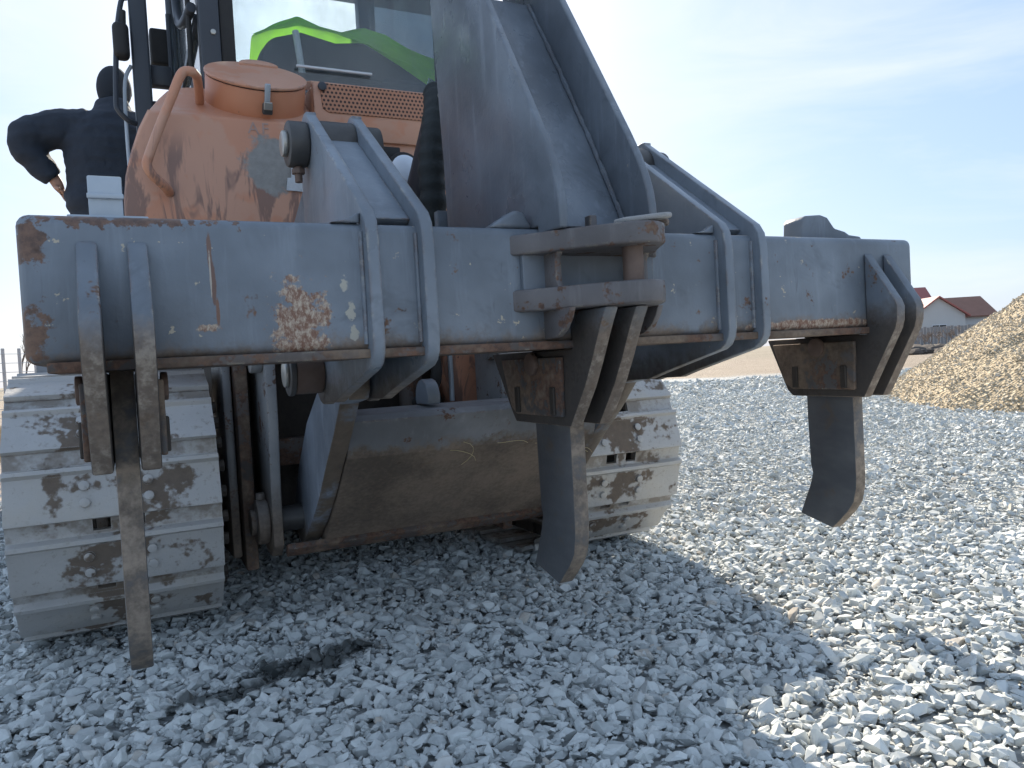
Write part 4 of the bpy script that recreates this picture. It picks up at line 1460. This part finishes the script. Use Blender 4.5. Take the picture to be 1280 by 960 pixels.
def person():
    px, py, pz = -0.03, 5.00, 0.925
    p = thing('person', (px, py, pz), 'person in black jacket and cap standing on the left track, hand on hip', 'person')
    V_ = lambda x, y, z: (px + x, py + y, pz + z)
    # bare body: hips, spine, neck, arms, hands and legs in one surface
    J = [(V_(0, 0, 0.93), 0.12), (V_(0.005, 0.00, 1.10), 0.11), (V_(0.015, 0.02, 1.30), 0.12), (V_(0.035, 0.055, 1.46), 0.085), (V_(0.05, 0.085, 1.53), 0.058),
         (V_(-0.19, 0.03, 1.365), 0.055), (V_(-0.395, 0.0, 1.275), 0.044), (V_(-0.270, 0.02, 1.075), 0.034),
         (V_(0.215, 0.04, 1.365), 0.055), (V_(0.325, 0.16, 1.205), 0.044), (V_(0.27, 0.38, 1.20), 0.032),
         (V_(-0.095, 0.0, 0.88), 0.085), (V_(-0.11, 0.01, 0.48), 0.056), (V_(-0.115, -0.02, 0.09), 0.040), (V_(-0.125, 0.13, 0.045), 0.034),
         (V_(0.095, 0.0, 0.88), 0.085), (V_(0.11, 0.02, 0.48), 0.056), (V_(0.115, 0.0, 0.09), 0.040), (V_(0.125, 0.15, 0.045), 0.034)]
    E = [(0, 1), (1, 2), (2, 3), (3, 4), (2, 5), (5, 6), (6, 7), (2, 8), (8, 9), (9, 10), (0, 11), (11, 12), (12, 13), (13, 14), (0, 15), (15, 16), (16, 17), (17, 18)]
    # left hand on the hip: palm and five fingers; right hand closed on a rail
    def hand(wr, palm, tips, thumb):
        k = len(J)
        J.append((palm, (0.034, 0.020)))
        E.append((wr, k))
        for kn, mid, tip in tips:
            a = len(J)
            J.extend([(kn, 0.010), (mid, 0.009), (tip, 0.0075)])
            E.extend([(k, a), (a, a + 1), (a + 1, a + 2)])
        a = len(J)
        J.extend([(thumb[0], 0.011), (thumb[1], 0.0095)])
        E.extend([(k, a), (a, a + 1)])
    hand(7, V_(-0.250, 0.025, 1.030), [
        (V_(-0.240 + 0.003 * i, 0.070 - 0.022 * i, 1.000), V_(-0.232 + 0.003 * i, 0.105 - 0.022 * i, 0.985), V_(-0.222 + 0.003 * i, 0.128 - 0.022 * i, 0.972)) for i in range(4)],
        (V_(-0.262, -0.020, 1.020), V_(-0.245, -0.050, 1.005)))
    hand(10, V_(0.255, 0.45, 1.21), [
        (V_(0.262 - 0.004 * i, 0.49, 1.235 - 0.022 * i), V_(0.245 - 0.004 * i, 0.515, 1.235 - 0.022 * i), V_(0.22 - 0.004 * i, 0.505, 1.233 - 0.022 * i)) for i in range(4)],
        (V_(0.225, 0.455, 1.235), V_(0.215, 0.485, 1.25)))
    make_skin_obj('body', J, E, M['skin'], p, 0, 2)
    # head
    hb_ = bmesh.new()
    bmesh.ops.create_uvsphere(hb_, u_segments=32, v_segments=24, radius=1)
    for v in hb_.verts:
        x, y, z = v.co
        w = 1 - 0.22 * max(0, -z) - 0.04 * max(0, z)
        x2, y2, z2 = x * 0.076 * w, y * 0.096 * (1 - 0.14 * max(0, -z)), z * 0.122
        if y > 0.75:                               # face side (+y): nose, brow, mouth, chin
            n_ = math.exp(-((x / 0.16) ** 2 + ((z + 0.12) / 0.22) ** 2))
            y2 += 0.020 * n_
            y2 -= 0.008 * math.exp(-(((abs(x) - 0.36) / 0.16) ** 2 + ((z - 0.05) / 0.12) ** 2))
            y2 += 0.006 * math.exp(-((x / 0.3) ** 2 + ((z + 0.48) / 0.09) ** 2))
        v.co = (x2, y2, z2)
    for s in (-1, 1):
        tmp = bmesh.new()
        bmesh.ops.create_uvsphere(tmp, u_segments=12, v_segments=8, radius=1)
        merge(hb_, tmp, Matrix.Translation((s * 0.077, -0.005, 0.0)) @ Matrix.Diagonal((0.011, 0.020, 0.031, 1)))
    hm = Matrix.Translation(V_(0.062, 0.125, 1.635)) @ Matrix.Rotation(R(-14), 4, 'X') @ Matrix.Rotation(R(-8), 4, 'Z')
    bmesh.ops.transform(hb_, matrix=hm, verts=hb_.verts)
    mk('head', hb_, M['skin'], p, 180)
    cap = bmesh.new()
    bmesh.ops.create_uvsphere(cap, u_segments=32, v_segments=24, radius=1)
    kill = [v for v in cap.verts if v.co.z < (-0.86 if v.co.y < 0.1 else 0.18 if v.co.y > 0.55 else -0.2)]
    bmesh.ops.delete(cap, geom=kill, context='VERTS')
    for v in cap.verts:
        x, y, z = v.co
        v.co = (x * 0.094, y * 0.112, z * 0.140 + 0.004)
    bmesh.ops.solidify(cap, geom=cap.faces[:], thickness=0.006)
    bmesh.ops.transform(cap, matrix=hm, verts=cap.verts)
    mk('knit_cap', cap, M['wool'], p, 180)
    # jacket: torso to the hips, both sleeves, fused into one cloth surface
    jb = bmesh.new()
    rings = [(0.84, -0.005, 0.0, 0.185, 0.135), (0.90, -0.005, 0.0, 0.215, 0.150), (0.97, -0.01, 0.0, 0.225, 0.155), (1.02, -0.01, 0.0, 0.205, 0.145), (1.12, 0.0, 0.0, 0.215, 0.150),
             (1.25, 0.01, 0.01, 0.230, 0.160), (1.36, 0.02, 0.025, 0.225, 0.155), (1.43, 0.03, 0.04, 0.175, 0.130), (1.475, 0.04, 0.055, 0.105, 0.105), (1.53, 0.05, 0.075, 0.088, 0.092), (1.56, 0.055, 0.085, 0.085, 0.088)]
    prev = None
    NS = 28
    for z, x, y, rx, ry in rings:
        rg = [jb.verts.new(V_(x + rx * math.cos(2 * math.pi * k / NS), y + ry * math.sin(2 * math.pi * k / NS), z)) for k in range(NS)]
        if prev:
            for k in range(NS):
                jb.faces.new((prev[k], prev[(k + 1) % NS], rg[(k + 1) % NS], rg[k]))
        else:
            jb.faces.new(rg[::-1])
        prev = rg
    jb.faces.new(prev)
    la = catmull([V_(-0.08, 0.03, 1.385), V_(-0.19, 0.03, 1.365), V_(-0.30, 0.02, 1.335), V_(-0.385, 0.0, 1.290), V_(-0.405, 0.0, 1.245), V_(-0.355, 0.01, 1.175), V_(-0.290, 0.02, 1.095), V_(-0.272, 0.022, 1.075)], 6)
    tube(la, [float(np.interp(i / (len(la) - 1), [0, 0.2, 0.45, 0.6, 0.75, 0.9, 1], [0.10, 0.108, 0.092, 0.078, 0.074, 0.060, 0.052])) for i in range(len(la))], 20, jb)
    ra = catmull([V_(0.10, 0.03, 1.385), V_(0.215, 0.04, 1.365), V_(0.30, 0.10, 1.27), V_(0.335, 0.17, 1.20), V_(0.30, 0.28, 1.195), V_(0.27, 0.38, 1.20)], 6)
    tube(ra, [float(np.interp(i / (len(ra) - 1), [0, 0.2, 0.6, 1], [0.10, 0.105, 0.075, 0.050])) for i in range(len(ra))], 20, jb)
    jm = bpy.data.meshes.new('jacket')
    bmesh.ops.recalc_face_normals(jb, faces=jb.faces[:])
    jb.to_mesh(jm)
    jb.free()
    jo = bpy.data.objects.new('jacket_tmp', jm)
    COL.objects.link(jo)
    rm_ = jo.modifiers.new('remesh', 'REMESH')
    rm_.mode = 'VOXEL'
    rm_.voxel_size = 0.011
    sm_ = jo.modifiers.new('smooth', 'SMOOTH')
    sm_.iterations = 6
    bpy.context.view_layer.update()
    jm2 = bpy.data.meshes.new_from_object(jo.evaluated_get(bpy.context.evaluated_depsgraph_get()))
    bpy.data.objects.remove(jo)
    jm2.name = 'jacket'
    jm2.materials.clear()
    jm2.materials.append(M['jacket'])
    jm2.shade_smooth()
    for v in jm2.vertices:                          # cloth folds
        c = v.co
        n_ = mnoise.noise(c * 8) * 0.012 + mnoise.noise(Vector((c.x * 7, c.y * 7, c.z * 26))) * 0.009 + mnoise.noise(c * 30) * 0.004
        v.co = c + v.normal * n_
    link('jacket', jm2, p)
    TT = [(V_(0, 0.0, 0.95), (0.17, 0.125)), (V_(0, 0.0, 0.86), (0.165, 0.125)), (V_(-0.10, 0.0, 0.72), 0.098), (V_(-0.11, 0.015, 0.48), 0.080), (V_(-0.115, -0.01, 0.10), 0.068),
          (V_(0.10, 0.0, 0.72), 0.098), (V_(0.11, 0.025, 0.48), 0.080), (V_(0.115, 0.01, 0.10), 0.068)]
    make_skin_obj('trousers', TT, [(0, 1), (1, 2), (2, 3), (3, 4), (1, 5), (5, 6), (6, 7)], M['trouser'], p, 1, 2)
    for s, yo in ((-1, 0.0), (1, 0.02)):
        bt = bmesh.new()
        box(s * 0.12 - 0.05 + px, s * 0.12 + 0.05 + px, py + yo - 0.08, py + yo + 0.20, pz, pz + 0.10, 0.035, 4, bt)
        mk('boot', bt, M['leather'], p)


person()


# ================================================================== background
def plain(name, a, b, sc=2.0, rough=0.8):
    return simple(name, a, b, sc, rough, 0, 0.1, 0.3)


FWV = Vector((math.sin(YAW), math.cos(YAW), 0))
RTV = Vector((math.cos(YAW), -math.sin(YAW), 0))


def house(origin, rot, L_, D_, wall_h, roof_h, label, roof_mat, wall_mat, gable_win=True):
    p = thing('house', origin, label, 'house', 'far houses')
    mt = Matrix.Translation(origin) @ Matrix.Rotation(rot, 4, 'Z')

    def prt(name, bm, mat, parent=None):
        bmesh.ops.transform(bm, matrix=mt, verts=bm.verts)
        return mk(name, bm, mat, parent or p)
    # gable ends face local -y
    w = prism([(-D_ / 2, 0), (D_ / 2, 0), (D_ / 2, wall_h), (0, wall_h + roof_h), (-D_ / 2, wall_h)], 0, L_, 'y', 0.0)
    prt('wall', w, wall_mat)
    ov = 0.45
    k = roof_h / (D_ / 2)
    for s in (-1, 1):
        pts = [(0, wall_h + roof_h + 0.03), (s * (D_ / 2 + ov), wall_h - k * ov + 0.03), (s * (D_ / 2 + ov), wall_h - k * ov + 0.20), (0, wall_h + roof_h + 0.22)]
        prt('roof_slope', prism(pts, -ov, L_ + ov, 'y', 0.0), roof_mat)
    if gable_win:
        f = prt('window', box(-0.9, 0.9, -0.05, 0.02, 1.2, 2.3, 0.0), M['trim'])
        prt('pane', box(-0.8, -0.05, -0.07, -0.052, 1.3, 2.2, 0.0), M['rubber'], f)
        prt('pane', box(0.05, 0.8, -0.07, -0.052, 1.3, 2.2, 0.0), M['rubber'], f)
    return p


def polar(u_px, depth, z=0.0):
    """point at a depth ahead of the lens and a sideways slope"""
    q = FWV * depth + RTV * depth * u_px
    return Vector((q.x, q.y, z))


red = plain('red_roof_sheet', (0.30, 0.10, 0.092), (0.37, 0.14, 0.125), 0.8, 0.55)
brown = plain('brown_roof_tile', (0.16, 0.085, 0.065), (0.24, 0.13, 0.10), 0.8, 0.7)
wallm = plain('grey_render', (0.46, 0.47, 0.48), (0.54, 0.55, 0.55), 0.6)
ha = -YAW
house(polar(0.555, 96), ha + R(-6), 12, 6.2, 3.4, 2.2, 'grey rendered house with bright red roof and small gable window', red, wallm)
h2 = house(polar(0.535, 112), ha + R(90), 15, 9.0, 3.4, 4.4, 'larger house behind with a red roof ridge, partly hidden by the ripper beam', red, wallm, False)
house(polar(0.605, 110), ha + R(84), 7, 9.5, 3.4, 2.6, 'house with brown tiled roof at the foot of the tan gravel heap', brown, wallm, False)


def far_fence():
    a, b = polar(0.50, 84), polar(0.66, 80)
    p = thing('board_fence', ((a.x + b.x) / 2, (a.y + b.y) / 2, 0), 'grey board fence in front of the far houses', 'fence')
    n = 36
    d = (b - a)
    ln_ = d.length
    ang = math.atan2(d.y, d.x)
    wood = plain('weathered_grey_board', (0.20, 0.19, 0.19), (0.33, 0.32, 0.32), 1.2)
    me0 = None
    for i in range(n):
        q = a + d * ((i + 0.5) / n)
        if me0 is None:
            bm = box(-0.5 * ln_ / n + 0.015, 0.5 * ln_ / n - 0.015, -0.03, 0.03, 0, 1.9, 0.0)
            me0 = bpy.data.meshes.new('board')
            bm.to_mesh(me0)
            bm.free()
            me0.materials.append(wood)
        o = bpy.data.objects.new('board', me0)
        COL.objects.link(o)
        o.matrix_basis = Matrix.Translation((q.x, q.y, random.uniform(-0.1, 0.05))) @ Matrix.Rotation(ang, 4, 'Z')
        adopt(o, p)


far_fence()


def wire_fence():
    """mesh fence with pale posts on the bank left of the yard"""
    a, b = Vector((-4.6, 19.5, 0)), Vector((-1.95, 21.5, 0))
    post_m = plain('pale_concrete_post', (0.34, 0.34, 0.36), (0.46, 0.46, 0.47), 3)
    p = thing('wire_fence', (-3.3, 20.5, 0.4), 'pale wire fence with thin posts on the bank left of the bulldozer', 'fence')
    d = b - a
    n = 10
    tops = []
    for i in range(n):
        q = a + d * (i / (n - 1))
        z = hgt(q.x, q.y)
        mk('post', box(q.x - 0.035, q.x + 0.035, q.y - 0.035, q.y + 0.035, z - 0.2, z + 1.75, 0.006, 1), post_m, p)
        tops.append((q.x, q.y, z))
    wire_m = plain('galvanised_wire', (0.38, 0.40, 0.43), (0.48, 0.50, 0.52), 3, 0.5)
    for k in range(8):
        bm = tube([(x, y - 0.04, z + 0.15 + k * 0.21) for x, y, z in tops], 0.007, 5)
        mk('wire', bm, wire_m, p)


wire_fence()


def bare_tree(name, base, h, seed, label, cat, mat, group, spread=0.55, depth=5, r0=0.05, taper=0.62):
    rs = random.Random(seed)
    bm = bmesh.new()
    trunk = bmesh.new()

    def grow(p, d, ln, r, lev, target):
        q = p + d * ln
        mid = p + d * ln * 0.5 + Vector((rs.uniform(-1, 1), rs.uniform(-1, 1), 0)) * ln * 0.06
        tube([p, mid, q], [r, r * 0.85, r * 0.66], 4 if lev > 1 else 6, target)
        if lev >= depth:
            return
        for _ in range(rs.choice((2, 3, 3))):
            nd = (d + Vector((rs.uniform(-1, 1), rs.uniform(-1, 1), rs.uniform(-0.2, 0.9))) * spread).normalized()
            grow(p + d * ln * rs.uniform(0.55, 1.0), nd, ln * rs.uniform(0.58, 0.82), r * taper, lev + 1, bm)
    p = thing(name, base, label, cat, group)
    grow(Vector(base), Vector((rs.uniform(-.1, .1), rs.uniform(-.1, .1), 1)).normalized(), h * 0.30, r0, 0, trunk)
    mk('trunk', trunk, mat, p)
    mk('crown', bm, mat, p)
    return p


bark = plain('bare_grey_bark', (0.12, 0.095, 0.075), (0.20, 0.165, 0.135), 3)
for i, (x, y, h, lab) in enumerate(((-4.9, 26, 3.6, 'bare tree behind the wire fence at the left picture edge'), (-3.2, 31, 3.4, 'bare tree behind the wire fence just left of the ripper beam'))):
    bare_tree('bare_tree', (x, y, 0.3), h, 20 + i, lab, 'tree', bark, 'bare trees')
shrub = plain('grey_brown_twigs', (0.17, 0.14, 0.125), (0.27, 0.235, 0.215), 3)
for i in range(9):
    u = 0.525 + 0.078 * (i / 8) + random.uniform(-.002, .002)
    dp = random.uniform(58, 66)
    q = polar(u, dp)
    ordn = ('first', 'second', 'third', 'fourth', 'fifth', 'sixth', 'seventh', 'eighth', 'ninth')[i]
    bare_tree('bare_shrub', (q.x, q.y, -0.05), random.uniform(1.5, 2.3), 60 + i, f'bare grey shrub before the far board fence, {ordn} from the left', 'shrub', shrub, 'bare shrubs before the houses', 0.95, 5, 0.045, 0.74)


def clods():
    mat = plain('dark_turned_soil', (0.055, 0.047, 0.042), (0.13, 0.11, 0.095), 2.5, 0.95)
    bm = bmesh.new()
    for i in range(46):
        u = 0.47 + 0.20 * random.random()
        q = polar(u, random.uniform(38, 48))
        s = random.uniform(0.25, 0.62)
        tmp = bmesh.new()
        bmesh.ops.create_icosphere(tmp, subdivisions=2, radius=s)
        for v in tmp.verts:
            v.co *= 1 + 0.35 * mnoise.noise(v.co * 2.2 / s + Vector((i * 3.1, 0, 0)))
            v.co.z *= 0.6
        merge(bm, tmp, Matrix.Translation((q.x, q.y, s * 0.15)))
    o = mk('soil_clods', bm, mat, ang=20)
    tag(o, 'row of dark turned soil clods beyond the gravel', 'soil', kind='stuff')


clods()


def dry_grass():
    mat = plain('dry_straw_grass', (0.36, 0.27, 0.14), (0.56, 0.45, 0.27), 1.5)
    bm = bmesh.new()
    for i in range(5200):
        y = random.uniform(10.5, 23)
        x = -0.17 * y - random.uniform(-0.75, 1.5)
        if x > -0.95:
            continue
        z = hgt(x, y) - 0.02
        h = random.uniform(0.08, 0.26)
        a = random.uniform(0, 6.28)
        dx, dy = math.cos(a) * 0.012, math.sin(a) * 0.012
        lx, ly = random.uniform(-.6, .6) * h, random.uniform(-.6, .6) * h
        v = [bm.verts.new((x - dx, y - dy, z)), bm.verts.new((x + dx, y + dy, z)), bm.verts.new((x + lx, y + ly, z + h))]
        bm.faces.new(v)
    o = mk('dry_grass', bm, mat, ang=180)
    tag(o, 'tufts of dry straw coloured grass on the bank at left', 'grass', kind='stuff')


dry_grass()

# the loose stone comes last: it is the heaviest mesh in the scene
gravel()
gravel_pile()
